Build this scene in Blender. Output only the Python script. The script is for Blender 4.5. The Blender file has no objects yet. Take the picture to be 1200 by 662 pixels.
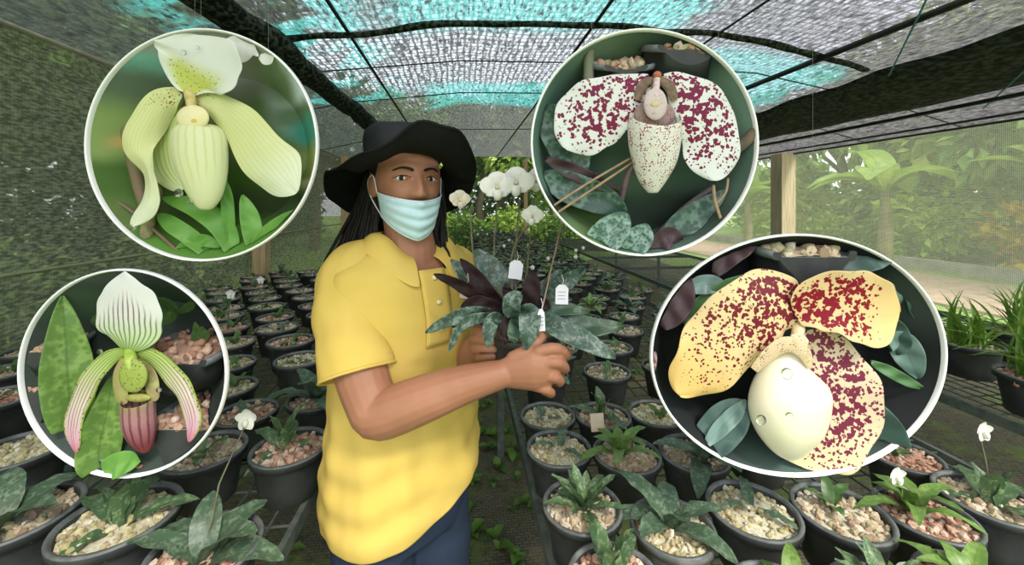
import bpy, bmesh, math, random
from mathutils import Vector, Matrix, noise

# ------------------------------------------------------------ camera, sky, sun, exposure
SC = bpy.context.scene
COL = SC.collection
CAM_Z, FOC, HOR, YAW = 1.40, 480.0, 240.0, math.radians(7.0)
cam_d = bpy.data.cameras.new('camera')
cam_d.sensor_fit = 'HORIZONTAL'; cam_d.sensor_width = 36.0
cam_d.lens = FOC / 1200.0 * 36.0
cam_d.shift_y = -(331.0 - HOR) / 1200.0
cam_d.clip_start = 0.02; cam_d.clip_end = 300
cam = bpy.data.objects.new('camera', cam_d); COL.objects.link(cam)
cam.location = (0, 0, CAM_Z); cam.rotation_euler = (math.pi/2, 0, -YAW)
SC.camera = cam
SC.view_settings.view_transform = 'Standard'; SC.view_settings.look = 'None'
SC.view_settings.gamma = 1.0; SC.view_settings.use_curve_mapping = False
SC.view_settings.exposure = 0.0
SC.cycles.use_denoising = True
SC.cycles.max_bounces = 8; SC.cycles.transparent_max_bounces = 24; SC.cycles.diffuse_bounces = 4

W = bpy.data.worlds.new('sky'); SC.world = W; W.use_nodes = True
wt = W.node_tree; wt.nodes.clear()
wo = wt.nodes.new('ShaderNodeOutputWorld'); wb = wt.nodes.new('ShaderNodeBackground')
ws = wt.nodes.new('ShaderNodeTexSky'); ws.sky_type = 'NISHITA'; ws.sun_disc = False
ws.sun_elevation = math.radians(52); ws.sun_rotation = math.radians(200)
ws.air_density = 1.0; ws.dust_density = 4.0; ws.ozone_density = 1.0
wm = wt.nodes.new('ShaderNodeMix'); wm.data_type = 'RGBA'; wm.inputs[0].default_value = 0.55
wm.inputs[7].default_value = (8.0, 8.3, 8.6, 1)          # bright haze / thin cloud over the blue
wt.links.new(ws.outputs[0], wm.inputs[6]); wt.links.new(wm.outputs[2], wb.inputs[0])
wb.inputs[1].default_value = 0.33
wt.links.new(wb.outputs[0], wo.inputs[0])

sun_d = bpy.data.lights.new('sun', 'SUN'); sun_d.energy = 4.6; sun_d.angle = math.radians(14)
sun_d.color = (1.0, 0.95, 0.86)
sun = bpy.data.objects.new('sun', sun_d); COL.objects.link(sun)
sun.rotation_euler = (math.radians(38), math.radians(22), 0)    # high sun, from the camera side and the right

# ------------------------------------------------------------ helpers
RV = Vector((math.cos(YAW), -math.sin(YAW), 0)); FV = Vector((math.sin(YAW), math.cos(YAW), 0)); UV_ = Vector((0, 0, 1))
def P(px, py, d):
    return Vector((0, 0, CAM_Z)) + FV*d + RV*((px-600)/FOC*d) + UV_*((HOR-py)/FOC*d)
def on_plane(px, py, z):
    d = (CAM_Z - z)*FOC/(py-HOR)
    return P(px, py, d)
def project(p):
    q = Vector(p) - Vector((0, 0, CAM_Z)); d = q.dot(FV)
    return 600+FOC*q.dot(RV)/d, HOR-FOC*q.z/d, d
def lerp(a, b, t): return a + (b-a)*t
def cr(pts, t):
    """Catmull-Rom through pts (any sequences), t in 0..1"""
    n = len(pts)-1; s = min(max(t, 0), 1)*n; i = min(int(s), n-1); f = s-i
    p0 = pts[max(i-1, 0)]; p1 = pts[i]; p2 = pts[i+1]; p3 = pts[min(i+2, n)]
    if not hasattr(p1, '__len__'):
        return .5*((2*p1)+(-p0+p2)*f+(2*p0-5*p1+4*p2-p3)*f*f+(-p0+3*p1-3*p2+p3)*f**3)
    return [.5*((2*b)+(-a+c)*f+(2*a-5*b+4*c-d)*f*f+(-a+3*b-3*c+d)*f**3) for a, b, c, d in zip(p0, p1, p2, p3)]
def smooth(a, b, x):
    t = min(max((x-a)/(b-a), 0), 1); return t*t*(3-2*t)
def gz(x, s): return math.exp(-(x/s)**2)

def root_loc(o):
    v = Vector((0, 0, 0))
    while o is not None:
        v += o.location; o = o.parent
    return v
class MB:
    def __init__(s): s.v = []; s.f = []; s.uv = {}; s.mi = []
    def vert(s, p): s.v.append(Vector(p)); return len(s.v)-1
    def face(s, idx, uv=None, m=0):
        s.f.append(tuple(idx)); s.mi.append(m)
        if uv: s.uv[len(s.f)-1] = uv
    def box(s, c, size, rot=None, m=0):
        c = Vector(c); hx, hy, hz = [k/2 for k in size]; b = len(s.v)
        for x, y, z in ((-1,-1,-1),(1,-1,-1),(1,1,-1),(-1,1,-1),(-1,-1,1),(1,-1,1),(1,1,1),(-1,1,1)):
            q = Vector((x*hx, y*hy, z*hz))
            if rot is not None: q = rot @ q
            s.v.append(c+q)
        for f in ((0,3,2,1),(4,5,6,7),(0,1,5,4),(1,2,6,5),(2,3,7,6),(3,0,4,7)):
            s.face([b+i for i in f], m=m)
    def tube(s, pts, rad, seg=8, cap=True, m=0, flat=1.0, up=None, closed=False):
        pts = [Vector(p) for p in pts]; n = len(pts)
        if not hasattr(rad, '__len__'): rad = [rad]*n
        if cap and not closed:
            a, b = pts[0], pts[-1]; ta = (pts[1]-a).normalized(); tb = (b-pts[-2]).normalized()
            ra, rb = rad[0], rad[-1]
            pts = [a-ta*ra*.85, a-ta*ra*.5] + pts + [b+tb*rb*.5, b+tb*rb*.85]
            rad = [ra*.35, ra*.8] + list(rad) + [rb*.8, rb*.35]; n += 4
        base = len(s.v); nrm = None
        for i in range(n):
            if closed: t = pts[(i+1) % n]-pts[i-1]
            else: t = pts[min(i+1, n-1)]-pts[max(i-1, 0)]
            t = t.normalized() if t.length > 1e-9 else Vector((0, 0, 1))
            if nrm is None:
                u = Vector(up) if up is not None else (Vector((0, 0, 1)) if abs(t.z) < .9 else Vector((1, 0, 0)))
                nrm = (u - t*u.dot(t)).normalized()
            else:
                nrm = (nrm - t*nrm.dot(t)); nrm = nrm.normalized() if nrm.length > 1e-6 else t.orthogonal().normalized()
            bi = t.cross(nrm)
            for k in range(seg):
                a = 2*math.pi*k/seg
                s.v.append(pts[i] + nrm*(math.cos(a)*rad[i]*flat) + bi*(math.sin(a)*rad[i]))
        rng = n if closed else n-1
        for i in range(rng):
            for k in range(seg):
                a = base+i*seg+k; b = base+i*seg+(k+1) % seg
                c = base+((i+1) % n)*seg+(k+1) % seg; d = base+((i+1) % n)*seg+k
                s.face((a, b, c, d), m=m)
        if not closed:
            s.face([base+k for k in range(seg)][::-1], m=m)
            s.face([base+(n-1)*seg+k for k in range(seg)], m=m)
    def rings(s, rings, closed=True, capa=True, capb=True, m=0, uv=False):
        base = len(s.v); n = len(rings); k = len(rings[0])
        for r in rings: s.v.extend(Vector(p) for p in r)
        kk = k if closed else k-1
        for i in range(n-1):
            for j in range(kk):
                j2 = (j+1) % k
                u = ((j/kk, i/(n-1)), ((j+1)/kk, i/(n-1)), ((j+1)/kk, (i+1)/(n-1)), (j/kk, (i+1)/(n-1))) if uv else None
                s.face((base+i*k+j, base+i*k+j2, base+(i+1)*k+j2, base+(i+1)*k+j), u, m)
        if closed and capa: s.face([base+j for j in range(k)][::-1], m=m)
        if closed and capb: s.face([base+(n-1)*k+j for j in range(k)], m=m)
    def lathe(s, prof, c=(0, 0, 0), seg=24, m=0, mat=None, capa=True, capb=False):
        c = Vector(c); rr = []
        for r, z in prof:
            ring = []
            for k in range(seg):
                a = 2*math.pi*k/seg; q = Vector((r*math.cos(a), r*math.sin(a), z))
                ring.append((mat @ q if mat is not None else q)+c)
            rr.append(ring)
        s.rings(rr, True, capa, capb, m)
    def ell(s, c, r, seg=16, nr=10, rot=None, m=0, fn=None):
        c = Vector(c); rr = []
        for i in range(nr+1):
            th = math.pi*min(max(i/nr, .012), .988); ring = []
            for k in range(seg):
                a = 2*math.pi*k/seg
                q = Vector((math.sin(th)*math.cos(a)*r[0], math.sin(th)*math.sin(a)*r[1], -math.cos(th)*r[2]))
                if fn: q = fn(q)
                if rot is not None: q = rot @ q
                ring.append(c+q)
            rr.append(ring)
        s.rings(rr, True, True, True, m)
    def chip(s, c, r, rnd, m=0):
        """a broken stone chip: a squashed, jittered icosahedron"""
        t = (1+5**.5)/2; b = len(s.v)
        M = Matrix.Rotation(rnd.uniform(0, 6.3), 3, Vector((rnd.uniform(-1, 1), rnd.uniform(-1, 1), rnd.uniform(.1, 1))).normalized())
        sx, sy, sz = rnd.uniform(.8, 1.35), rnd.uniform(.7, 1.1), rnd.uniform(.55, .9)
        for q in ((-1,t,0),(1,t,0),(-1,-t,0),(1,-t,0),(0,-1,t),(0,1,t),(0,-1,-t),(0,1,-t),(t,0,-1),(t,0,1),(-t,0,-1),(-t,0,1)):
            q = Vector(q).normalized()*rnd.uniform(.85, 1.12)
            s.v.append(Vector(c) + M @ Vector((q.x*sx*r, q.y*sy*r, q.z*sz*r)))
        for f in ((0,11,5),(0,5,1),(0,1,7),(0,7,10),(0,10,11),(1,5,9),(5,11,4),(11,10,2),(10,7,6),(7,1,8),
                  (3,9,4),(3,4,2),(3,2,6),(3,6,8),(3,8,9),(4,9,5),(2,4,11),(6,2,10),(8,6,7),(9,8,1)):
            s.face([b+i for i in f], m=m)
    def leaf(s, base, tip, width, side=None, arch=.15, droop=0.0, fold=.25, n=8, m=0, wave=0.0, shape=None, sag=None):
        """a strap leaf: base -> tip, half width profile, arched along its length and folded along the midrib"""
        base = Vector(base); tip = Vector(tip); ax = tip-base; L = ax.length; t = ax.normalized()
        if side is None:
            side = t.cross(Vector((0, 0, 1)))
            if side.length < .05: side = Vector((1, 0, 0))
        side = (Vector(side) - t*Vector(side).dot(t)).normalized()
        up = side.cross(t).normalized()
        if up.z < 0 and sag is None: up = -up
        prof = shape or [.45, .85, 1.0, 1.0, .9, .66, .12]
        b0 = len(s.v)
        for i in range(n+1):
            u = i/n; w = max(cr(prof, u), .03)*width
            c = base + ax*u + up*(4*arch*L*u*(1-u)) + Vector((0, 0, -droop*L*u*u))
            wv = wave*math.sin(u*17+base.x*90)
            for k, x in enumerate((-1, -.5, 0, .5, 1)):
                s.v.append(c + side*(x*w) + up*(abs(x)*w*fold + wv*x*abs(x)))
        for i in range(n):
            for k in range(4):
                a = b0+i*5+k
                s.face((a, a+1, a+6, a+5), ((k/4, i/n), ((k+1)/4, i/n), ((k+1)/4, (i+1)/n), (k/4, (i+1)/n)), m)
    def mesh(s, name, mats, off=Vector((0, 0, 0)), smooth_=True):
        me = bpy.data.meshes.new(name)
        me.from_pydata([tuple(v-off) for v in s.v], [], s.f)
        if s.uv:
            ul = me.uv_layers.new(name='UVMap')
            for pi, p in enumerate(me.polygons):
                u = s.uv.get(pi)
                if u:
                    for li, q in zip(p.loop_indices, u): ul.data[li].uv = q
        for mt in (mats if isinstance(mats, (list, tuple)) else [mats]): me.materials.append(mt)
        me.polygons.foreach_set('material_index', s.mi)
        me.polygons.foreach_set('use_smooth', [smooth_]*len(me.polygons))
        me.update()
        return me
    def build(s, name, mats, parent=None, smooth_=True, solid=0, sub=0, bevel=0):
        off = root_loc(parent) if parent else Vector((0, 0, 0))
        o = bpy.data.objects.new(name, s.mesh(name, mats, off, smooth_)); COL.objects.link(o)
        if parent: o.parent = parent
        if bevel:
            b = o.modifiers.new('b', 'BEVEL'); b.width = bevel; b.segments = 2; b.limit_method = 'ANGLE'
        if solid:
            b = o.modifiers.new('s', 'SOLIDIFY'); b.thickness = solid; b.offset = 0
        if sub:
            b = o.modifiers.new('u', 'SUBSURF'); b.levels = sub; b.render_levels = sub
        return o
def tag(o, label=None, cat=None, group=None, kind=None):
    if label: o['label'] = label
    if cat: o['category'] = cat
    if group: o['group'] = group
    if kind: o['kind'] = kind
    return o
def empty(name, loc, label=None, cat=None, group=None):
    o = bpy.data.objects.new(name, None); COL.objects.link(o); o.location = loc; o.empty_display_size = .05
    return tag(o, label, cat, group)
def link_mesh(name, me, parent=None, loc=(0, 0, 0), rotz=0, scale=1):
    o = bpy.data.objects.new(name, me); COL.objects.link(o); o.location = loc; o.rotation_euler = (0, 0, rotz)
    o.scale = (scale,)*3 if not hasattr(scale, '__len__') else scale
    if parent: o.parent = parent
    return o

# ------------------------------------------------------------ materials
class NT:
    def __init__(s, name):
        s.mat = bpy.data.materials.new(name); s.mat.use_nodes = True; s.t = s.mat.node_tree; s.t.nodes.clear()
        s.out = s.t.nodes.new('ShaderNodeOutputMaterial')
    def node(s, ty, **kw):
        n = s.t.nodes.new(ty)
        for k, v in kw.items(): setattr(n, k, v)
        return n
    def put(s, sock, v):
        if isinstance(v, bpy.types.NodeSocket): s.t.links.new(v, sock)
        elif v is not None:
            if sock.type == 'RGBA' and len(v) == 3: v = (*v, 1)
            sock.default_value = v
    def m(s, op, a, b=None, c=None, clamp=False):
        n = s.node('ShaderNodeMath', operation=op); n.use_clamp = clamp
        for i, v in enumerate((a, b, c)): s.put(n.inputs[i], v) if v is not None else None
        return n.outputs[0]
    def mix(s, f, a, b, blend='MIX'):
        n = s.node('ShaderNodeMix', data_type='RGBA', blend_type=blend)
        s.put(n.inputs[0], f); s.put(n.inputs[6], a); s.put(n.inputs[7], b); return n.outputs[2]
    def co(s, which='Object'): return s.node('ShaderNodeTexCoord').outputs[which]
    def xyz(s, v):
        n = s.node('ShaderNodeSeparateXYZ'); s.put(n.inputs[0], v); return n.outputs
    def scl(s, v, sc, loc=(0, 0, 0)):
        n = s.node('ShaderNodeMapping'); s.put(n.inputs[0], v); n.inputs['Scale'].default_value = sc; n.inputs['Location'].default_value = loc; return n.outputs[0]
    def noise(s, v, scale, detail=3, rough=.55):
        n = s.node('ShaderNodeTexNoise'); s.put(n.inputs['Vector'], v); n.inputs['Scale'].default_value = scale
        n.inputs['Detail'].default_value = detail; n.inputs['Roughness'].default_value = rough; return n.outputs['Fac']
    def vor(s, v, scale, feature='F1', rand=1.0):
        n = s.node('ShaderNodeTexVoronoi', feature=feature); s.put(n.inputs['Vector'], v); n.inputs['Scale'].default_value = scale
        n.inputs['Randomness'].default_value = rand; return n
    def step(s, x, a, b):
        n = s.node('ShaderNodeMapRange', interpolation_type='SMOOTHSTEP'); s.put(n.inputs[0], x)
        n.inputs[1].default_value = a; n.inputs[2].default_value = b; return n.outputs[0]
    def rand(s): return s.node('ShaderNodeNewGeometry').outputs['Random Per Island']
    def ramp(s, f, stops):
        n = s.node('ShaderNodeValToRGB'); s.put(n.inputs[0], f); e = n.color_ramp.elements
        while len(e) < len(stops): e.new(.5)
        for k, (p, c) in enumerate(stops): e[k].position = p; e[k].color = (*c, 1)
        return n.outputs[0]
    def bsdf(s, col, rough=.6, bump=None, bstr=.3, bdist=.002, sss=0, spec=.4, trans=0, coat=0, metal=0, sub_col=None):
        p = s.node('ShaderNodeBsdfPrincipled'); s.put(p.inputs['Base Color'], col); s.put(p.inputs['Roughness'], rough)
        p.inputs['Specular IOR Level'].default_value = spec; p.inputs['Metallic'].default_value = metal
        p.inputs['Coat Weight'].default_value = coat
        if sss:
            p.inputs['Subsurface Weight'].default_value = sss; p.inputs['Subsurface Scale'].default_value = .006
            p.inputs['Subsurface Radius'].default_value = (1, .4, .25)
        if bump is not None:
            b = s.node('ShaderNodeBump'); b.inputs['Strength'].default_value = bstr; b.inputs['Distance'].default_value = bdist
            s.put(b.inputs['Height'], bump); s.t.links.new(b.outputs[0], p.inputs['Normal'])
        sh = p.outputs[0]
        if trans:
            tr = s.node('ShaderNodeBsdfTranslucent'); s.put(tr.inputs[0], col)
            mx = s.node('ShaderNodeMixShader'); mx.inputs[0].default_value = trans
            s.t.links.new(sh, mx.inputs[1]); s.t.links.new(tr.outputs[0], mx.inputs[2]); sh = mx.outputs[0]
        s.sh = sh; s.t.links.new(sh, s.out.inputs[0]); return s.mat
    def holes(s, openness):
        """let the light through: openness 0..1 of clear gaps between threads"""
        tp = s.node('ShaderNodeBsdfTransparent'); mx = s.node('ShaderNodeMixShader'); s.put(mx.inputs[0], openness)
        s.t.links.new(s.sh, mx.inputs[1]); s.t.links.new(tp.outputs[0], mx.inputs[2]); s.t.links.new(mx.outputs[0], s.out.inputs[0]); return s.mat

def M_plain(name, a, b=None, scale=20, rough=.6, bump=.0, spec=.4, trans=0, sss=0, coat=0, metal=0):
    n = NT(name); c = n.co(); f = n.noise(c, scale, 4)
    col = n.mix(n.step(f, .35, .65), a, b or tuple(x*.8 for x in a))
    return n.bsdf(col, rough, f if bump else None, bump, .003, sss, spec, trans, coat, metal)
def M_mottle(name, dark, light, scale=110, amt=.5, rough=.42, stretch=(1, 1, 1), trans=.12, rib=True, under=None):
    n = NT(name); c = n.co()
    v = n.vor(n.scl(c, stretch), scale); f = n.noise(c, scale*.5, 3)
    k = n.m('MULTIPLY', n.step(v.outputs['Distance'], .25, .6), n.step(f, .6-amt*.35, .75-amt*.2))
    col = n.mix(k, dark, light)
    r = n.rand(); col = n.mix(n.m('MULTIPLY', r, .35), col, tuple(x*.45 for x in dark))
    if rib:
        u = n.xyz(n.co('UV'))[0]; g = n.m('ABSOLUTE', n.m('SUBTRACT', u, .5))
        col = n.mix(n.m('MULTIPLY', n.m('SUBTRACT', 1, n.step(g, .0, .05)), .5), col, tuple(x*.5 for x in dark))
    if under:
        bf = n.node('ShaderNodeNewGeometry').outputs['Backfacing']
    return n.bsdf(col, rough, v.outputs['Distance'], .15, .002, 0, .45, trans)
def M_chips(name, cols, rough=.85):
    n = NT(name); r = n.rand(); k = len(cols)
    nd = n.node('ShaderNodeValToRGB'); nd.color_ramp.interpolation = 'CONSTANT'; n.put(nd.inputs[0], r); e = nd.color_ramp.elements
    while len(e) < k: e.new(.5)
    for i, c in enumerate(cols): e[i].position = i/k; e[i].color = (*c, 1)
    f = n.noise(n.co(), 160, 3)
    col = n.mix(n.m('MULTIPLY', n.step(f, .4, .7), .45), nd.outputs[0], tuple(x*.5 for x in cols[0]))
    return n.bsdf(col, rough, f, .4, .002)
# ------------------------------------------------------------ the nursery: floor, netting, posts, benches
def struct(mb, name, mat, smooth_=False, **kw):
    o = mb.build(name, mat, None, smooth_, **kw); o['kind'] = 'structure'; return o

# outside ground
n = NT('lawn'); c = n.co(); f = n.noise(c, 1.2, 5); g = n.noise(c, 30, 3)
lawn = n.bsdf(n.mix(n.step(g, .35, .65), n.mix(n.step(f, .4, .6), (.16, .26, .04), (.30, .40, .09)), (.10, .20, .03)), .9, g, .5, .02)
mb = MB(); mb.box((10, 14, -.12), (90, 80, .2)); struct(mb, 'ground', lawn)
# nursery floor: mossy concrete blocks and dirt
n = NT('mossy_floor'); c = n.co()
br = n.node('ShaderNodeTexBrick'); n.put(br.inputs['Vector'], n.scl(c, (3.2, 3.2, 3.2))); br.inputs['Mortar Size'].default_value = .03
br.inputs['Color1'].default_value = (.10, .085, .055, 1); br.inputs['Color2'].default_value = (.135, .115, .075, 1); br.inputs['Mortar'].default_value = (.045, .046, .022, 1)
f = n.noise(c, 2.3, 6, .65); g = n.noise(c, 26, 4)
col = n.mix(n.step(f, .47, .62), br.outputs[0], (.11, .145, .035)); col = n.mix(n.m('MULTIPLY', n.step(g, .5, .72), .7), col, (.035, .038, .018))
col = n.mix(n.step(n.noise(n.scl(c, (1, 1, 1), (4, 9, 1)), 1.1, 4), .60, .70), col, (.20, .16, .085))
mossfl = n.bsdf(col, .92, g, .6, .02)
mb = MB(); mb.box((1.35, 4.6, -.03), (7.0, 11.2, .06)); struct(mb, 'floor', mossfl)
# pinkish earth bed beyond the netting, and a kerb
mb = MB(); mb.box((8.0, 8, -.01), (2.6, 24, .05)); struct(mb, 'path', M_plain('pink_earth', (.42, .29, .22), (.30, .22, .15), 6, .95, .4))
mb = MB(); mb.box((10.0, 9, .10), (.22, 30, .24)); struct(mb, 'trim_1', M_plain('kerb_concrete', (.30, .28, .25), (.19, .18, .16), 4, .9, .3))

# netting materials ------------------------------------------------------
def weave(n, c, ax, ay, sx, sy):
    o = n.xyz(c)
    a = n.m('ABSOLUTE', n.m('SINE', n.m('MULTIPLY', o[ax], sx))); b = n.m('ABSOLUTE', n.m('SINE', n.m('MULTIPLY', o[ay], sy)))
    return a, b
n = NT('roof_net'); c = n.co(); o = n.xyz(c)
wob = n.noise(c, 3.0, 3); nz = n.noise(n.scl(c, (40, 13, 10)), 1.0, 4, .7); big = n.noise(c, .9, 4)
xx = n.m('ADD', o[0], n.m('MULTIPLY', wob, .06))
a = n.m('ABSOLUTE', n.m('SINE', n.m('MULTIPLY', xx, 62))); b = n.m('ABSOLUTE', n.m('SINE', n.m('MULTIPLY', o[1], 48)))
cell = n.m('MULTIPLY', n.step(a, .25, .75), n.step(b, .12, .6))
op = n.m('MULTIPLY', cell, n.step(nz, .36, .66))
def band(n, s, lo, hi, e=.12): return n.m('MULTIPLY', n.step(s, lo-e, lo+e), n.m('SUBTRACT', 1, n.step(s, hi-e, hi+e)))
yw = n.m('ADD', o[1], n.m('MULTIPLY', n.m('SUBTRACT', big, .5), .5))
xw = n.m('ADD', o[0], n.m('MULTIPLY', n.m('SUBTRACT', wob, .5), .7))
cy = n.m('MULTIPLY', band(n, xw, -.35, 1.5), n.m('ADD', band(n, yw, 1.4, 2.75), band(n, yw, 4.0, 4.9), clamp=True))
cy = n.m('MAXIMUM', cy, n.m('MULTIPLY', band(n, xw, 2.0, 3.2), n.m('MULTIPLY', band(n, yw, 2.9, 5.5), .8)))
cy = n.m('MAXIMUM', cy, n.m('MULTIPLY', band(n, xw, -1.5, -.5), n.m('MULTIPLY', band(n, yw, 1.0, 4.5), n.step(wob, .5, .6))))
pale = n.m('MULTIPLY', band(n, xw, -1.2, 1.6), band(n, yw, 2.75, 4.0))
pale = n.m('MAXIMUM', pale, n.m('MULTIPLY', band(n, xw, 1.6, 5), n.m('MULTIPLY', band(n, yw, .2, 2.1), .55)))
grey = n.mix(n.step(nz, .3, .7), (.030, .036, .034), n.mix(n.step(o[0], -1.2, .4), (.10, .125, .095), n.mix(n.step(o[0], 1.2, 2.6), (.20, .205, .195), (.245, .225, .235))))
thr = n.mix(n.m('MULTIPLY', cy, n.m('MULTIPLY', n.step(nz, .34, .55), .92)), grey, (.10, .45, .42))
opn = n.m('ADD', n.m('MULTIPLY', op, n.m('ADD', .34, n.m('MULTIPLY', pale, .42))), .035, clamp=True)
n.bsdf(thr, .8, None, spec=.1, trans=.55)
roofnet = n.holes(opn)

n = NT('dark_wall_net'); c = n.co(); o = n.xyz(c); wob = n.noise(c, 2.2, 3); nz = n.noise(n.scl(c, (1, 9, 26)), 3.0, 3)
a = n.m('ABSOLUTE', n.m('SINE', n.m('MULTIPLY', o[1], 190))); b = n.m('ABSOLUTE', n.m('SINE', n.m('ADD', n.m('MULTIPLY', o[2], 170), n.m('MULTIPLY', wob, 14))))
op = n.m('MULTIPLY', n.m('MULTIPLY', n.step(b, .3, .8), n.step(a, .1, .5)), n.step(nz, .3, .62))
n.bsdf(n.mix(n.step(nz, .35, .65), (.15, .165, .125), (.42, .44, .34)), .8, None, spec=.1, trans=.5)
darknet = n.holes(n.m('ADD', n.m('MULTIPLY', op, .27), .07))

n = NT('pale_wall_net'); c = n.co(); o = n.xyz(c); wob = n.noise(c, 1.5, 3); nz = n.noise(n.scl(c, (2, 6, 30)), 2.0, 3)
a = n.m('ABSOLUTE', n.m('SINE', n.m('MULTIPLY', o[1], 230))); b = n.m('ABSOLUTE', n.m('SINE', n.m('ADD', n.m('MULTIPLY', o[2], 260), n.m('MULTIPLY', wob, 6))))
op = n.m('MULTIPLY', n.step(b, .1, .55), n.step(a, .05, .45))
n.bsdf((.84, .88, .66), .8, None, spec=.1, trans=.55)
palenet = n.holes(n.m('ADD', n.m('MULTIPLY', op, .42), n.m('ADD', .36, n.m('MULTIPLY', nz, .14))))

n = NT('back_wall_net'); c = n.co(); o = n.xyz(c)
a = n.m('ABSOLUTE', n.m('SINE', n.m('MULTIPLY', o[0], 60))); b = n.m('ABSOLUTE', n.m('SINE', n.m('MULTIPLY', o[2], 60)))
op = n.m('MULTIPLY', n.step(b, .1, .5), n.step(a, .1, .5))
n.bsdf((.10, .14, .09), .8, None, spec=.1, trans=.4)
backnet = n.holes(n.m('ADD', n.m('MULTIPLY', op, .4), .45))
n = NT('net_fold'); c = n.co(); nz = n.noise(n.scl(c, (22, 12, 22)), 2.0, 4)
n.bsdf(n.mix(n.step(nz, .42, .68), (.012, .016, .014), (.13, .15, .13)), .85, nz, .6, .02, spec=.1, trans=.15)
foldnet = n.holes(n.m('MULTIPLY', n.step(nz, .55, .8), .25))

# roof
XL, XR, Z0, Z1 = -2.1, 4.8, -.6, 10.3
RP = [(-2.1, 2.24), (-1.15, 2.46), (0, 2.60), (1.2, 2.63), (2.6, 2.60), (3.9, 2.38), (4.8, 2.15)]
def roof_z(x):
    for (a, za), (b, zb) in zip(RP, RP[1:]):
        if x <= b: return lerp(za, zb, (x-a)/(b-a))
    return RP[-1][1]
mb = MB(); NX, NY = 56, 60; rr = []
for j in range(NY+1):
    y = lerp(Z0, Z1, j/NY); ring = []
    for i in range(NX+1):
        x = lerp(XL, XR, i/NX)
        sag = -.035*abs(math.sin(x*1.9))*abs(math.sin(y*.9)) + .03*noise.noise(Vector((x*1.3, y*1.1, 3)))
        ring.append((x, y, roof_z(x)+(sag if 0 < i < NX else 0)))
    rr.append(ring)
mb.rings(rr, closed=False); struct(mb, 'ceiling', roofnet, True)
# walls of netting
def netwall(name, mat, x, y0, y1, zt, zb=0.0):
    mb = MB(); rr = []
    for j in range(31):
        y = lerp(y0, y1, j/30)
        rr.append([(x + .02*noise.noise(Vector((y*1.2, k*.5, 7))), y, lerp(zt, zb, k/12)) for k in range(13)])
    mb.rings(rr, closed=False); struct(mb, name, mat, True)
netwall('wall_left', darknet, XL, Z0, Z1, 2.24)
netwall('wall_right', palenet, XR, Z0, Z1, 2.15)
mb = MB(); rr = []
for i in range(41):
    x = lerp(XL, XR, i/40); rr.append([(x, Z1, lerp(roof_z(x), 0, k/8)) for k in range(9)])
mb.rings(rr, closed=False); struct(mb, 'wall_back', backnet, True)

# hanging folds and seams of netting, black pipes, wires
def fold(name, pts, rad, label, flat=1.0, seg=12):
    mb = MB(); n_ = 60; pp = []; rd = []
    for i in range(n_+1):
        t = i/n_; p = Vector(cr(pts, t)); w = noise.noise(p*2.2)
        pp.append(p + Vector((0, 0, .03*w))); rd.append(rad*(.75+.5*abs(noise.noise(p*3.1))))
    mb.tube(pp, rd, seg, flat=flat, up=(0, 0, 1)); o = mb.build(name, foldnet, None)
    return tag(o, label, 'shade net fold')
fold('net_fold', [(-1.12, .3, 2.34), (-1.15, 1.6, 2.34), (-1.15, 3.2, 2.37), (-1.12, 5.5, 2.40), (-1.1, 10, 2.42)], .13, 'thick dark rolled fold of shade netting running along the roof over the left bench', .6)
n = NT('doubled_net'); c = n.co(); nz = n.noise(n.scl(c, (14, 9, 14)), 2.0, 4)
n.bsdf(n.mix(n.step(nz, .35, .7), (.018, .022, .02), (.10, .115, .10)), .85, nz, .4, .01, spec=.1, trans=.25); doubled = n.holes(.06)
mb = MB(); rr = []
for j in range(61):
    y = lerp(-.5, 10.1, j/60); a = 3.28+.10*noise.noise(Vector((y*1.3, 0, 1))); b = 4.12+.05*noise.noise(Vector((y*1.1, 4, 1)))
    rr.append([(lerp(a, b, k/10), y, min(roof_z(lerp(a, b, k/10))-.035, 9)-.05*math.sin(k/10*math.pi)-.02*noise.noise(Vector((y*2, k*.4, 5)))) for k in range(11)])
mb.rings(rr, closed=False); tag(mb.build('net_strip', doubled, None, True, solid=.006), 'wide dark doubled strip of netting along the roof beside the pale net wall', 'shade net strip')
fold('net_fold', [(-1.1, 2.72, 2.42), (0, 2.62, 2.55), (1.2, 2.6, 2.58), (2.4, 2.75, 2.56), (3.2, 2.9, 2.46)], .036, 'ragged black seam of netting crossing the roof above the aisle', .6, 8)
pipe_m = M_plain('black_pipe', (.012, .013, .014), (.03, .03, .03), 8, .5)
wire_m = M_plain('dark_wire', (.02, .021, .02), None, 8, .6)
blue_m = M_plain('blue_rope', (.07, .22, .34), (.10, .32, .42), 40, .8)
def line(name, pts, r, mat, label, cat):
    mb = MB(); mb.tube([Vector(p) for p in pts], r, 6); return tag(mb.build(name, mat), label, cat)
for x, r, l in ((-.70, .011, 'black roof wire running along the aisle above the hat'), (.86, .011, 'black roof wire along the roof just over the white spotted orchid'),
                (1.75, .008, 'thin black roof wire next to the thick pipe')):
    line('roof_wire', [(x, Z0, roof_z(x)-.035), (x, 5, roof_z(x)-.05), (x, Z1, roof_z(x)-.03)], r, wire_m, l, 'wire')
line('roof_pipe', [(2.72, Z0, 2.50), (2.7, 3, 2.51), (2.65, Z1, 2.54)], .024, pipe_m, 'thick black pipe under the netting roof towards the pale wall', 'pipe')
line('roof_pipe', [(3.98, Z0, 2.20), (3.98, 4, 2.19), (3.98, Z1, 2.22)], .017, pipe_m, 'black pipe under the wide dark fold of netting', 'pipe')
line('roof_pipe', [(4.55, Z0, 2.16), (4.55, 4, 2.16), (4.55, Z1, 2.18)], .012, pipe_m, 'thin black pipe closest to the top of the pale net wall', 'pipe')
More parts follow.
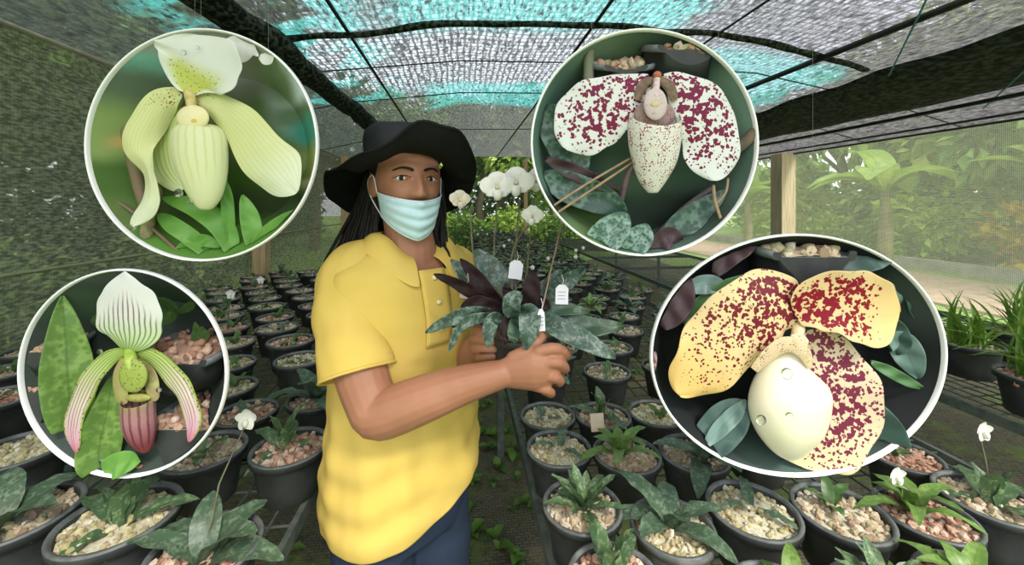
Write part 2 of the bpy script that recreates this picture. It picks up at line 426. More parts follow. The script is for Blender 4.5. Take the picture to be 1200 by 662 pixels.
line('eave_wire', [(-2.06, Z0, 2.22), (-2.06, 4, 2.23), (-2.06, Z1, 2.22)], .014, M_plain('pale_wire', (.45, .43, .36), None, 9, .6), 'pale rail along the top of the dark net wall', 'rail')
line('wall_rail', [(-2.05, Z0, 1.085), (-2.05, 4, 1.075), (-2.05, Z1, 1.08)], .009, M_plain('mossy_wire', (.26, .30, .16), None, 9, .7), 'mossy rail halfway up the dark net wall', 'rail')
line('eave_wire', [(4.74, Z0, 2.13), (4.74, 4, 2.135), (4.74, Z1, 2.13)], .012, wire_m, 'dark rail along the top of the pale net wall', 'rail')
ropes = [((-2.05, 1.55, 2.02), (.3, 1.7, 2.56), 'blue rope slanting across the roof corner over the dark net wall'),
         ((1.7, 1.1, 2.57), (3.4, 2.9, 2.42), 'blue rope crossing the pale roof patch nearest the thick pipe'),
         ((2.5, 1.0, 2.54), (4.3, 2.9, 2.20), 'blue rope crossing the thick pipe and running to the dark fold'),
         ((3.6, 1.2, 2.40), (4.7, 2.2, 2.13), 'blue rope in the far roof corner over the pale net wall')]
for a, b, l in ropes: line('blue_rope', [a, lerp(Vector(a), Vector(b), .5)-Vector((0, 0, .02)), b], .0055, blue_m, l, 'rope')
# transverse roof wires
for y, l in ((3.35, 'pale roof wire across the bright patch of netting, nearer one'), (4.3, 'roof wire across the bright patch of netting, farther one'),
             (6.4, 'dark roof wire crossing far down the nursery')):
    line('cross_wire', [(x, y, roof_z(x)-.03) for x in (-2.05, -1.15, 0, 1.2, 2.6, 3.9, 4.75)], .006, wire_m, l, 'wire')

# timber posts
def wood(name, a, b):
    n = NT(name); c = n.scl(n.co(), (30, 30, 2.5)); f = n.noise(c, 1.5, 5)
    return n.bsdf(n.mix(n.step(f, .35, .68), a, b), .8, f, .4, .004)
woodm = wood('post_wood', (.50, .38, .21), (.36, .26, .13)); wood2 = wood('pale_wood', (.62, .53, .36), (.46, .37, .23))
def post(x, y, zt, w, mat, label):
    mb = MB(); mb.box((x, y, zt/2), (w, w, zt)); o = mb.build('timber_post', mat, None, False, bevel=.006); return tag(o, label, 'post', 'timber posts of the netting house')
post(-1.98, 4.35, 2.22, .12, woodm, 'squared timber post rising behind the far pots of the left bench')
post(-1.98, 7.3, 2.22, .11, woodm, 'timber post against the dark net wall, seen beside the hat brim')
post(4.66, 5.46, 2.14, .22, wood2, 'pale timber post standing against the pale net wall')
post(-1.0, 10.2, 2.4, .09, woodm, 'thin timber post in the far net wall behind the woman')
post(1.6, 10.2, 2.55, .09, woodm, 'thin timber post in the far net wall behind the white flowers')

# benches: wire mesh tops on angle frames
BZ = .668
steel = M_plain('bench_steel', (.055, .075, .066), (.11, .12, .10), 30, .6, .1, .4)
def bench(x0, x1, y0, y1, label, pitch=.052):
    r = empty('mesh_bench', ((x0+x1)/2, (y0+y1)/2, 0), label, 'bench', 'plant benches')
    mb = MB()
    k = int((x1-x0)/pitch)
    for i in range(1, k): mb.box((lerp(x0, x1, i/k), (y0+y1)/2, BZ-.004), (.0042, y1-y0, .0042))
    k = int((y1-y0)/(pitch*1.25))
    for i in range(1, k): mb.box(((x0+x1)/2, lerp(y0, y1, i/k), BZ-.0085), (x1-x0, .0042, .0042))
    mb.build('mesh_top', steel, r, False)
    mb = MB(); w = .028
    mb.box((x0, (y0+y1)/2, BZ-.02), (w*.5, y1-y0, .036)); mb.box((x1, (y0+y1)/2, BZ-.02), (w*.5, y1-y0, .036))
    mb.box(((x0+x1)/2, y0, BZ-.02), (x1-x0, w*.5, .036)); mb.box(((x0+x1)/2, y1, BZ-.02), (x1-x0, w*.5, .036))
    y = y0+1.0
    while y < y1-.3: mb.box(((x0+x1)/2, y, BZ-.032), (x1-x0, .03, .03)); y += 1.0
    mb.build('frame', steel, r, False)
    y = y0+.1
    while y < y1:
        for x in (x0+.03, x1-.03):
            mb = MB(); mb.box((x, y, (BZ-.04)/2), (.035, .035, BZ-.04)); mb.build('leg', steel, r, False)
        y += 1.9
    return r
bench(-1.95, -.385, .28, 4.15, 'long wire mesh bench of black pots beside the dark net wall')
bench(.185, 1.42, .28, 9.4, 'long wire mesh bench of orchids on the flower side of the aisle')
bench(1.86, 3.3, .7, 8.6, 'wire mesh bench of grassy plants near the pale net wall')
# ------------------------------------------------------------ trees and shrubs beyond the netting
bark = wood('bark', (.16, .12, .08), (.09, .07, .05))
def M_foliage(name, cols, trans=.35):
    n = NT(name); r = n.rand()
    col = n.ramp(r, [(i/(len(cols)-1), c) for i, c in enumerate(cols)])
    return n.bsdf(col, .55, None, spec=.3, trans=trans)
fol_bright = M_foliage('foliage_bright', [(.24, .42, .05), (.42, .60, .09), (.15, .28, .04), (.55, .62, .17)])
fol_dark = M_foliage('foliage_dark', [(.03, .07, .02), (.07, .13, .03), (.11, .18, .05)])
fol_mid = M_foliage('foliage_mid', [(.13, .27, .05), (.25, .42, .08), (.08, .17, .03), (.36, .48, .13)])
fol_croton = M_foliage('croton_leaves', [(.55, .30, .02), (.62, .42, .04), (.22, .24, .03), (.45, .16, .02), (.50, .45, .06)])
def crown_mesh(name, rad, hgt, n_, size, mat, seed, low=0.0):
    rnd = random.Random(seed); mb = MB()
    blobs = [(Vector((rnd.uniform(-.6, .6)*rad, rnd.uniform(-.6, .6)*rad, low+hgt*rnd.uniform(.15, .9))), rad*rnd.uniform(.35, .6)) for _ in range(12)]
    for i in range(n_):
        c, r = rnd.choice(blobs)
        d = Vector((rnd.gauss(0, 1), rnd.gauss(0, 1), rnd.gauss(0, .9))).normalized()
        p = c + d*r*rnd.uniform(.55, 1.05)
        t = (d + Vector((rnd.uniform(-1, 1), rnd.uniform(-1, 1), rnd.uniform(-1.2, .3)))).normalized()
        s = t.cross(Vector((rnd.uniform(-1, 1), rnd.uniform(-1, 1), 1))).normalized(); L = size*rnd.uniform(.6, 1.3); w = L*.28
        u = s.cross(t)*L*.12; b = len(mb.v)
        mb.v += [p, p+t*L*.45+s*w+u, p+t*L, p+t*L*.45-s*w+u]
        mb.face((b, b+1, b+2), m=0); mb.face((b, b+2, b+3), m=0)
    return mb.mesh(name, mat, smooth_=False)
def trunk_mesh(name, h, r, seed):
    rnd = random.Random(seed); mb = MB()
    mb.tube([(0, 0, 0), (rnd.uniform(-.1, .1), rnd.uniform(-.1, .1), h*.4), (rnd.uniform(-.2, .2), rnd.uniform(-.2, .2), h)], [r, r*.8, r*.5], 10)
    for k in range(5):
        a = rnd.uniform(0, 6.3); z = h*rnd.uniform(.55, .95)
        mb.tube([(0, 0, z), (math.cos(a)*h*.14, math.sin(a)*h*.14, z+h*.16), (math.cos(a)*h*.25, math.sin(a)*h*.25, z+h*.36)], [r*.4, r*.28, r*.1], 6)
    return mb.mesh(name, bark)
TM = [trunk_mesh('trunk', 3.0, .16, s) for s in (1, 2)]
CM = [crown_mesh('crown', 1.9, 3.2, 3000, .34, m, s, 1.7) for s, m in ((1, fol_bright), (2, fol_mid), (3, fol_dark))]
CM.append(crown_mesh('crown', 1.9, 3.4, 3400, .32, fol_mid, 9, 1.2))
BM = [crown_mesh('bush_leaves', .8, 1.2, 1500, .19, m, s, .05) for s, m in ((5, fol_bright), (6, fol_mid), (7, fol_croton))]
def tree(x, y, s, kind, label, rot=0):
    r = empty('garden_tree', (x, y, -.02), label, 'tree', 'trees beyond the netting'); r.rotation_euler.z = rot; r.scale = (s, s, s)
    link_mesh('trunk', TM[kind % 2], r); link_mesh('crown', CM[kind], r)
def bush(x, y, s, kind, label, rot=0):
    o = link_mesh('garden_shrub', BM[kind], None, (x, y, -.02), rot, s); tag(o, label, 'shrub', 'shrubs beyond the netting')
ORD = ['first', 'second', 'third', 'fourth', 'fifth', 'sixth', 'seventh', 'eighth', 'ninth', 'tenth', 'eleventh', 'twelfth', 'thirteenth', 'fourteenth', 'fifteenth',
       'sixteenth', 'seventeenth', 'eighteenth', 'nineteenth', 'twentieth'] + ['twenty-'+k for k in ('first', 'second', 'third', 'fourth', 'fifth', 'sixth', 'seventh', 'eighth', 'ninth')] + ['thirtieth'] + ['thirty-'+k for k in ('first', 'second', 'third', 'fourth', 'fifth', 'sixth', 'seventh')]
# dark trees behind the dark net
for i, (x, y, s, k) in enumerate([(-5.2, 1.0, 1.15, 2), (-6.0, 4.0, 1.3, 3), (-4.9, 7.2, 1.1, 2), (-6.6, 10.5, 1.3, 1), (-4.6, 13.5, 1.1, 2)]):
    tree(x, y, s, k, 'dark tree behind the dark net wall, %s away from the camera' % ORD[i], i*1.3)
# trees behind the far net
for i, (x, y, s, k) in enumerate([(-1.6, 14.5, 1.0, 0), (.8, 16.0, 1.15, 1), (3.2, 14.6, 1.0, 0), (5.8, 16.5, 1.2, 3), (1.9, 19.5, 1.3, 2)]):
    tree(x, y, s, k, 'leafy tree behind the far net wall, %s from the dark net side' % ORD[i], i*2.1)
# trees behind the pale net
for i, (x, y, s, k) in enumerate([(11.5, 3.0, 1.2, 3), (12.5, 6.2, 1.2, 1), (12.8, 9.5, 1.25, 0), (13.5, 13.0, 1.35, 1), (10.5, 17.0, 1.3, 0), (16.0, 8.0, 1.6, 2), (15.5, 3.5, 1.5, 1)]):
    tree(x, y, s, k, 'tree behind the pale net wall, %s away from the camera' % ORD[i], i*1.7)
for i, (x, y, s, k) in enumerate([(10.9, 4.3, .95, 2), (10.9, 6.2, 1.25, 2), (11.2, 8.6, 1.2, 0), (11.3, 9.9, .8, 1), (11.0, 11.0, .8, 0), (10.9, 2.6, .8, 0), (10.8, 13, .9, 0)]):
    bush(x, y, s, k, ('orange and yellow leaved shrub' if k == 2 else 'green shrub') + ' behind the pale net wall along the kerb, %s away' % ORD[i], i*1.1)
for i, (x, y, s, k) in enumerate([(-.9, 12.4, .9, 0), (.3, 12.2, .8, 1), (1.5, 12.5, .9, 0), (2.9, 12.2, .85, 1), (4.3, 12.5, .9, 0)]):
    bush(x, y, s, k, 'green shrub close behind the far net wall, %s from the dark net side' % ORD[i], i*1.9)
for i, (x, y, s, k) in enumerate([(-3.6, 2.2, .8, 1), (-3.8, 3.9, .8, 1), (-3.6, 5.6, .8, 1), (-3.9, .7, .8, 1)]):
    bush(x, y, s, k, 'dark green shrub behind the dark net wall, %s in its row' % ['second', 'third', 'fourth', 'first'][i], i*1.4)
# banana plants
ban_m = M_mottle('banana_leaf', (.20, .34, .04), (.34, .48, .08), 5, .6, .45, trans=.45); ban_s = M_plain('banana_stem', (.20, .19, .08), (.10, .09, .04), 5, .7)
def banana(x, y, s, rot, label):
    r = empty('banana_plant', (x, y, 0), label, 'banana plant', 'banana plants beyond the netting'); rnd = random.Random(rot*10)
    mb = MB(); mb.tube([(x, y, 0), (x+.03, y, .8*s), (x+.02, y+.02, 1.5*s)], [.13*s, .10*s, .06*s], 10); mb.build('stem', ban_s, r)
    for k in range(7):
        a = rot + k*2.399; tl = Vector((math.cos(a), math.sin(a), 0)); b = Vector((x, y, 1.4*s)); L = s*rnd.uniform(1.1, 1.6); el = rnd.uniform(.2, 1.1)
        mb = MB(); mb.leaf(b, b+tl*L*math.cos(el)+Vector((0, 0, L*math.sin(el))), .26*s, arch=.16, droop=.25, fold=.3, n=14, shape=[.08, .5, .95, 1, .98, .8, .1]); mb.build('leaf', ban_m, r)
banana(8.6, 7.4, 1.15, .4, 'banana plant with broad leaves nearest the pale timber post'); banana(9.2, 5.2, 1.0, 2.0, 'banana plant with broad leaves well clear of the pale timber post'); banana(7.2, 9.6, 1.0, 4.0, 'banana plant farthest down the pale net wall')

# hedges closing the view, and low dense trees
def hedge_mesh(name, L, H, D, n_, mat, seed):
    rnd = random.Random(seed); mb = MB()
    for i in range(n_):
        p = Vector((rnd.uniform(-L/2, L/2), rnd.uniform(-D/2, D/2), H*rnd.random()**.8)); p.z *= .82+.25*noise.noise(Vector((p.x*.8, p.y, seed)))
        t = Vector((rnd.uniform(-1, 1), rnd.uniform(-1, 1), rnd.uniform(-.8, .5))).normalized(); s = t.cross(Vector((rnd.uniform(-1, 1), rnd.uniform(-1, 1), 1))).normalized(); l = rnd.uniform(.25, .5); w = l*.28; b = len(mb.v)
        mb.v += [p, p+t*l*.45+s*w, p+t*l, p+t*l*.45-s*w]; mb.face((b, b+1, b+2)); mb.face((b, b+2, b+3))
    return mb.mesh(name, mat, smooth_=False)
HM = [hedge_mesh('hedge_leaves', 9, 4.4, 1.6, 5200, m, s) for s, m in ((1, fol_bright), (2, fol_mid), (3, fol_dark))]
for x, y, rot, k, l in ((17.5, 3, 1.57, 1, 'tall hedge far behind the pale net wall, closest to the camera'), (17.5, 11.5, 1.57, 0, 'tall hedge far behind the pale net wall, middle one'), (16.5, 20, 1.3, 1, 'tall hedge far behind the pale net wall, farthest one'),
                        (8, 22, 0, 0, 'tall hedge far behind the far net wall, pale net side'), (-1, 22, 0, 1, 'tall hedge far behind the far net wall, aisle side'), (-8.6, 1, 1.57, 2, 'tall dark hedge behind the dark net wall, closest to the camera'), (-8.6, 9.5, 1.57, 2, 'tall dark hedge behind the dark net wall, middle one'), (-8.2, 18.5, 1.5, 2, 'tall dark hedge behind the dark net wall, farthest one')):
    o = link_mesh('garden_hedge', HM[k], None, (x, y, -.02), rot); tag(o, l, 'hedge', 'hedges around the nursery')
for i, (x, y, s, k) in enumerate([(12.2, 4.2, 1.5, 1), (12.6, 7.4, 1.7, 0), (12.3, 10.6, 1.6, 1), (12.6, 2.0, 1.6, 1), (12.0, 14.0, 1.7, 0)]):
    bush(x, y, s, k, 'big green shrub in the second row behind the pale net wall, %s away' % ORD[i], i*.9)
# ------------------------------------------------------------ potted orchids on the benches
pot_m = M_plain('black_plastic_pot', (.024, .027, .028), (.042, .046, .045), 14, .5, .05, .35)
potg_m = M_plain('grey_mossy_pot', (.16, .165, .15), (.09, .10, .08), 22, .8, .2)
rim_m = M_plain('pot_rim_grey', (.14, .15, .145), (.075, .085, .08), 30, .5)
grit_m = [M_chips('tan_grit', [(.46, .36, .23), (.56, .46, .32), (.36, .25, .16), (.62, .56, .44), (.38, .34, .20), (.30, .21, .14)]),
          M_chips('pink_grit', [(.42, .24, .16), (.50, .32, .23), (.55, .43, .33), (.34, .18, .12), (.60, .50, .40), (.40, .27, .18)]),
          M_chips('yellow_grit', [(.50, .45, .24), (.58, .52, .34), (.40, .36, .17), (.62, .58, .44), (.34, .28, .16), (.45, .37, .22)])]
leaf_m = [M_mottle('mottled_orchid_leaf', (.075, .145, .060), (.25, .33, .17), 150, .5),
          M_mottle('green_orchid_leaf', (.070, .150, .040), (.16, .26, .08), 90, .4),
          M_mottle('grey_green_orchid_leaf', (.070, .125, .070), (.20, .275, .175), 130, .55),
          M_mottle('bright_orchid_leaf', (.13, .24, .045), (.24, .36, .10), 100, .5)]
white_fl = M_plain('white_petal', (.86, .86, .80), (.80, .80, .72), 30, .5, 0, .3, .25)
tag_m = M_plain('plant_tag_plastic', (.72, .72, .78), (.68, .68, .74), 20, .5)
stalk_m = M_plain('flower_stalk', (.13, .14, .07), (.10, .07, .06), 30, .6)
def pot_profile(R, H):
    return [(R*.70, 0), (R*.74, .004), (R*.80, H*.35), (R*.90, H*.80), (R*.92, H*.84), (R*1.0, H*.85), (R*1.01, H*.97), (R*.99, H), (R*.93, H), (R*.90, H*.95), (R*.88, H*.80)]
POT_R, POT_H = .096, .125
def pot_mesh(mat):
    mb = MB(); mb.lathe(pot_profile(POT_R, POT_H), seg=36, capa=True, capb=True)
    for i, f in enumerate(mb.f):
        z = sum(mb.v[k].z for k in f)/len(f); r = max(mb.v[k].xy.length for k in f)
        if z > POT_H*.955 and r > POT_R*.9: mb.mi[i] = 1
    return mb.mesh('pot', [mat, rim_m])
POT = [pot_mesh(pot_m), pot_mesh(potg_m)]
def grit_mesh(mat, seed, rb=.0085):
    rnd = random.Random(seed); mb = MB(); R = POT_R*.90
    mb.lathe([(R, POT_H*.80), (R*.97, POT_H*.86), (R*.5, POT_H*.88), (.001, POT_H*.89)], seg=24, capa=True, capb=True)
    for i in range(150):
        a = rnd.uniform(0, 6.283); r = R*.97*math.sqrt(rnd.random()); s = rb*rnd.uniform(.55, 1.35)
        mb.chip((r*math.cos(a), r*math.sin(a), POT_H*.885 - .003*(r/R) + rnd.uniform(-.002, .006)), s, rnd)
    return mb.mesh('grit', mat, smooth_=False)
GRIT = [grit_mesh(grit_m[k % 3], k, .0078+.0022*(k % 2)) for k in range(6)]
def plant_mesh(kind, seed):
    """0 seedling, 1 stiff many leaved rosette, 2 broad few leaved, 3 upright pair with low leaves, 4 bright loose rosette, 5 scant sprig"""
    rnd = random.Random(seed); mb = MB(); b = Vector((rnd.uniform(-.02, .02), rnd.uniform(-.02, .02), POT_H*.86)); a0 = rnd.uniform(0, 6.28)
    def add(a, L, el, w, arch=.12, droop=.15, fold=.22):
        d = Vector((math.cos(a)*math.cos(el), math.sin(a)*math.cos(el), math.sin(el)))
        s = Vector((-math.sin(a), math.cos(a), 0))
        q = b + Vector((math.cos(a), math.sin(a), 0))*.006
        mb.leaf(q, q+d*L, w, side=s, arch=arch, droop=droop, fold=fold, n=8, wave=.003)
    if kind == 0:
        for k in range(4): add(a0+k*1.65+rnd.uniform(-.3, .3), rnd.uniform(.05, .085), rnd.uniform(.25, 1.2), rnd.uniform(.010, .014))
    elif kind == 1:
        for k in range(14): add(a0+k*2.4, rnd.uniform(.085, .12), lerp(.15, 1.25, k/14), rnd.uniform(.013, .017), .06, .06, .5)
    elif kind == 2:
        for k in range(7): add(a0+k*2.4+rnd.uniform(-.2, .2), rnd.uniform(.13, .175), lerp(.12, 1.0, k/7), rnd.uniform(.023, .030), .10, .18, .2)
    elif kind == 3:
        for k in range(7): add(a0+k*2.4, rnd.uniform(.08, .13), (1.25 if k < 3 else rnd.uniform(.0, .4)), rnd.uniform(.014, .020), .1, .1, .2)
    elif kind == 4:
        for k in range(10): add(a0+k*2.4, rnd.uniform(.09, .15), lerp(.2, 1.2, k/10), rnd.uniform(.014, .019), .16, .22, .25)
    elif kind == 5:
        for k in range(3): add(a0+k*2.1, rnd.uniform(.05, .10), rnd.uniform(.1, .8), rnd.uniform(.009, .013))
    return mb.mesh('leaves', leaf_m[{0: 1, 1: 0, 2: 2, 3: 0, 4: 3, 5: 2}[kind]])
PLANT = {k: [plant_mesh(k, 10*k+s) for s in range(4)] for k in range(6)}
def mini_flower_mesh(seed, s=.024):
    rnd = random.Random(seed); mb = MB()
    for k in range(5):
        a = k*2*math.pi/5+.3; d = Vector((math.cos(a)*.8, -.25, math.sin(a)))
        mb.leaf((0, 0, 0), d.normalized()*s, s*.42, side=Vector((math.sin(a), 0, -math.cos(a)*.8)), arch=.12, droop=0, fold=-.15, n=6, shape=[.3, .8, 1, 1.05, .95, .7, .2])
    mb.ell((0, -s*.35, -s*.25), (s*.25, s*.28, s*.33), 10, 7)
    return mb.mesh('flower', white_fl)
MINI = [mini_flower_mesh(s) for s in (1, 2)]
DESC = {0: 'a small green seedling', 1: 'a stiff leafy rosette', 2: 'broad grey leaves', 3: 'upright mottled leaves', 4: 'loose bright leaves', 5: 'a scant sprig'}
GD = ['tan', 'pink', 'yellowish']
def potted(loc, kind, grit, seed, label, group, scale=1.0, potk=0, flower=None, rot=None):
    rnd = random.Random(seed)
    r = empty('potted_orchid', loc, label, 'potted orchid', group); r.scale = (scale,)*3
    link_mesh('pot', POT[potk], r)
    link_mesh('grit', GRIT[grit], r, rotz=rnd.uniform(0, 6.28))
    if kind is not None: link_mesh('leaves', PLANT[kind][seed % 4], r, rotz=rnd.uniform(0, 6.28) if rot is None else rot)
    if flower:
        dx, dy, h = flower; z0 = POT_H*.87
        mb = MB(); mb.tube([(0, 0, z0), (dx*.3, dy*.3, z0+h*.55), (dx, dy, z0+h)], [.0022, .0018, .0014], 6)
        st = link_mesh('flower_stalk', mb.mesh('flower_stalk', stalk_m), r)
        link_mesh('flower', MINI[seed % 2], st, (dx, dy-.006, z0+h))
    return r
# insets in front of the benches, as seen from the photograph: pots wholly behind them are not needed
def hidden(x, y, r=.13):
    """True when every point of a pot at x, y lies behind one of the round insets or the woman"""
    pts = []
    for dz in (BZ, BZ+.14, BZ+.25):
        for k in range(8):
            px, py, d = project((x+r*math.cos(k*.785), y+r*math.sin(k*.785), dz))
            if d < .2: return True
            pts.append((px, py))
    if all(px < -15 or px > 1215 or py > 675 for px, py in pts): return True
    for cx, cy, rx, ry in ((145, 437, 119, 123), (935, 416, 171, 140), (755, 167, 131, 131)):
        if all(((px-cx)/rx)**2+((py-cy)/ry)**2 < 1 for px, py in pts): return True
    if all(405 < px < 540 and py > 250 for px, py in pts): return True
    return False
placed = []
def place_ok(x, y, dmin): return all((x-a)**2+(y-b)**2 > dmin*dmin for a, b in placed)
GL, GRT = 'potted orchids on the bench beside the dark net wall', 'potted orchids on the bench across the aisle from it'
NEAR = [  # px, py of the pot rim centre, rim width px, plant, grit, own words
    (18, 603, 150, 2, 0, 'black pot of tan grit with broad leaves, nearest by the dark net', GL, {}),
    (140, 606, 126, 3, 2, 'black pot with upright mottled leaves and yellow grit, below the striped orchid display', GL, {}),
    (240, 636, 118, 2, 1, 'black pot with spreading dark leaves and one tall white flowered stalk', GL, {'flower': (.03, .10, .21), 'rot': 2.3}),
    (340, 519, 84, 3, 1, 'black pot of pinkish grit with small upright leaves at the aisle, left bench', GL, {'scale': .97}),
    (240, 524, 86, 0, 0, 'black pot of tan grit half behind the striped orchid display, below the white flower', GL, {}),
    (20, 527, 112, None, 2, 'black pot of yellowish grit under the left edge of the striped orchid display', GL, {}),
    (-2, 466, 100, 0, 1, 'black pot of grit at the left photo edge beside the striped orchid display', GL, {}),
    (372, 462, 66, 2, 0, 'black pot with long drooping leaves beside the yellow sleeve', GL, {}),
    (289, 476, 66, 5, 1, 'black pot of pinkish grit with a sprig, behind the pot below the white flower', GL, {}),
    (646, 478, 64, 5, 2, 'black pot of yellowish grit just below the gripping fist', GRT, {}),
    (659, 516, 76, 5, 2, 'black pot of yellowish grit, nearly leafless, second below the fist at the aisle', GRT, {}),
    (682, 580, 92, 1, 0, 'black pot with a stiff many leaved rosette on the bench edge beside the jeans', GRT, {}),
    (735, 522, 78, 4, 0, 'black pot with tall loose leaves and a square beige tag', GRT, {}),
    (708, 478, 64, 3, 0, 'black pot with leaves just past the fist, second from the bench edge', GRT, {}),
    (788, 602, 96, 2, 2, 'grey mossy pot with big broad mottled leaves', GRT, {'potk': 1}),
    (721, 664, 104, 3, 1, 'black pot of reddish grit with two leaves cut by the bottom photo edge', GRT, {}),
    (808, 522, 78, 2, 0, 'black pot tucked under the lower edge of the yellow orchid display', GRT, {}),
    (764, 476, 64, 0, 2, 'black pot of yellowish grit peeping out beside the yellow orchid display', GRT, {}),
    (893, 588, 100, 5, 2, 'black pot of yellowish grit with one bent leaf below the yellow orchid display', GRT, {}),
    (986, 590, 100, 0, 0, 'black pot of tan grit with a small seedling, below the yellow orchid display', GRT, {}),
    (1072, 590, 96, 4, 1, 'black pot with bright loose leaves and a drooping white flower', GRT, {'flower': (-.05, .03, .09)}),
    (1148, 570, 96, 3, 0, 'black pot with upright leaves and a stalked flower, beside the wide empty gap', GRT, {'flower': (0, .02, .16)}),
    (1066, 526, 64, 0, 1, 'black pot of pinkish grit just clear of the yellow orchid display', GRT, {}),
    (925, 692, 120, 4, 0, 'leafy clump in a pot at the bottom photo edge, first of three from the aisle', GRT, {}),
    (1035, 692, 120, 1, 0, 'leafy clump in a pot at the bottom photo edge, second of three from the aisle', GRT, {}),
    (1150, 680, 120, 4, 1, 'leafy clump in a pot at the bottom photo edge, third of three from the aisle', GRT, {})]
ZR = BZ+POT_H
spots = [on_plane(q[0], q[1], ZR) for q in NEAR]
rads = [min(max(q[2]*project(s)[2]/FOC/2, .080), .099) for q, s in zip(NEAR, spots)]
for _ in range(60):                                  # rims may touch but never cross
    for i in range(len(spots)):
        for j in range(i):
            v = spots[i]-spots[j]
            m_ = (rads[i]+rads[j])*1.01
            if 1e-6 < v.length < m_: v *= (m_/v.length-1)*.5; spots[i] = spots[i]+v; spots[j] = spots[j]-v
for i, (px, py, w, kind, grit, lab, grp, kw) in enumerate(NEAR):
    p = spots[i]; kw = dict(kw)
    kw['scale'] = rads[i]/POT_R
    potted((p.x, p.y, BZ), kind, grit, i+3, lab, grp, **kw); placed.append((p.x, p.y))
def rows(x0, x1, nx, y0, y1, dy, where, grp, seed, flower_p=0.0, smul=1.0, kinds=(0, 0, 3, 5, 2, 1)):
    rnd = random.Random(seed); y = y0; row = 0
    while y < y1:
        k = 0
        for i in range(nx):
            x = lerp(x0, x1, i/(nx-1)) + (.11 if row % 2 else 0)*((x1-x0)/(nx-1)/.24) + rnd.uniform(-.02, .02); yy = y + rnd.uniform(-.02, .02)
            kd = rnd.choice(kinds); gt = rnd.randrange(6); fl = (rnd.uniform(-.05, .05), rnd.uniform(-.04, .04), rnd.uniform(.12, .2)) if rnd.random() < flower_p else None
            s = rnd.uniform(.93, 1.03)*smul
            if not min(x0, x1)-.06 < x < max(x0, x1)+.06 or hidden(x, yy) or not place_ok(x, yy, .205): continue
            potted((x, yy, BZ), kd, gt, rnd.randrange(999), 'black pot with %s, %s from the aisle, %s row, %s' % (DESC[kd], ORD[k], ORD[row], where), grp, s, flower=fl)
            placed.append((x, yy)); k += 1
        y += dy; row += 1
rows(-.52, -1.80, 6, 1.05, 4.05, .225, 'net side bench', GL, 4, .02, kinds=(0, 0, 5, 0, 3, 5))
rows(.29, 1.30, 5, 1.02, 9.2, .235, 'flower side bench', GRT, 8, .16, smul=.9, kinds=(2, 2, 3, 1, 4, 0))
# grassy plants on the bench near the pale wall
grass_m = M_plain('grassy_leaf', (.12, .26, .03), (.22, .36, .06), 20, .5, 0, .4, .25)
def grassy(seed, h):
    rnd = random.Random(seed); mb = MB()
    for k in range(44):
        a = rnd.uniform(0, 6.28); el = rnd.uniform(.45, 1.45); L = h*rnd.uniform(.6, 1.1); q = Vector((rnd.uniform(-.045, .045), rnd.uniform(-.045, .045), POT_H*.86))
        mb.leaf(q, q+Vector((math.cos(a)*math.cos(el), math.sin(a)*math.cos(el), math.sin(el)))*L, .0065, arch=.12, droop=.3*math.cos(el), fold=.4, n=6, shape=[.8, 1, 1, .9, .7, .4, .08])
    return mb.mesh('leaves', grass_m)
GRS = [grassy(s, h) for s, h in ((1, .26), (2, .32), (3, .22))]
kept = []
for px, py in ((1148, 449), (1212, 478), (1205, 425), (1228, 520), (1135, 405), (1195, 392), (1162, 388), (1120, 420)):
    p = on_plane(px, py, ZR)
    p.x = max(p.x, 1.99)
    if place_ok(p.x, p.y, .25): placed.append((p.x, p.y)); kept.append(p)
kept.sort(key=lambda p: project(p)[2])
for k, p in enumerate(kept):
    r = empty('grassy_plant', (p.x, p.y, BZ), 'black pot of grassy leaves near the pale net wall, %s from the camera' % ORD[k], 'potted plant', 'grassy plants near the pale net wall')
    r.scale = (1.12,)*3
    link_mesh('pot', POT[0], r); link_mesh('grit', GRIT[k % 6], r); link_mesh('leaves', GRS[k % 3], r, rotz=k)
# tag in the pot with tall leaves, stone in the wide leaved pot
p = on_plane(700, 500, ZR); mb = MB(); mb.box((p.x, p.y, ZR+.012), (.038, .0016, .045), Matrix.Rotation(-.35, 3, 'X'))
tag(mb.build('plant_tag', M_plain('beige_tag', (.55, .47, .34), (.48, .40, .28), 30, .7), None, False), 'square beige plant tag stuck in a pot between tall leaves', 'plant tag')
# weeds on the nursery floor
rnd = random.Random(77); mb = MB()
for i in range(330):
    x, y = (rnd.uniform(-.5, .35), rnd.uniform(.7, 4.5)) if rnd.random() < .65 else (rnd.uniform(-1.9, 1.8), rnd.uniform(.4, 6))
    for k in range(rnd.randrange(3, 7)):
        a = rnd.uniform(0, 6.28); el = rnd.uniform(.2, .9); L = rnd.uniform(.03, .08)
        d = Vector((math.cos(a)*math.cos(el), math.sin(a)*math.cos(el), math.sin(el)))
        mb.leaf((x, y, .0), Vector((x, y, .0))+d*L, L*.28, arch=.15, droop=.2, n=3, shape=[.3, 1, 1, .2])
tag(mb.build('weeds', M_foliage('weed_leaves', [(.05, .12, .02), (.10, .20, .03), (.14, .24, .05)], .2), None), 'low green weeds sprouting on the mossy floor of the aisle', 'weeds', kind='stuff')
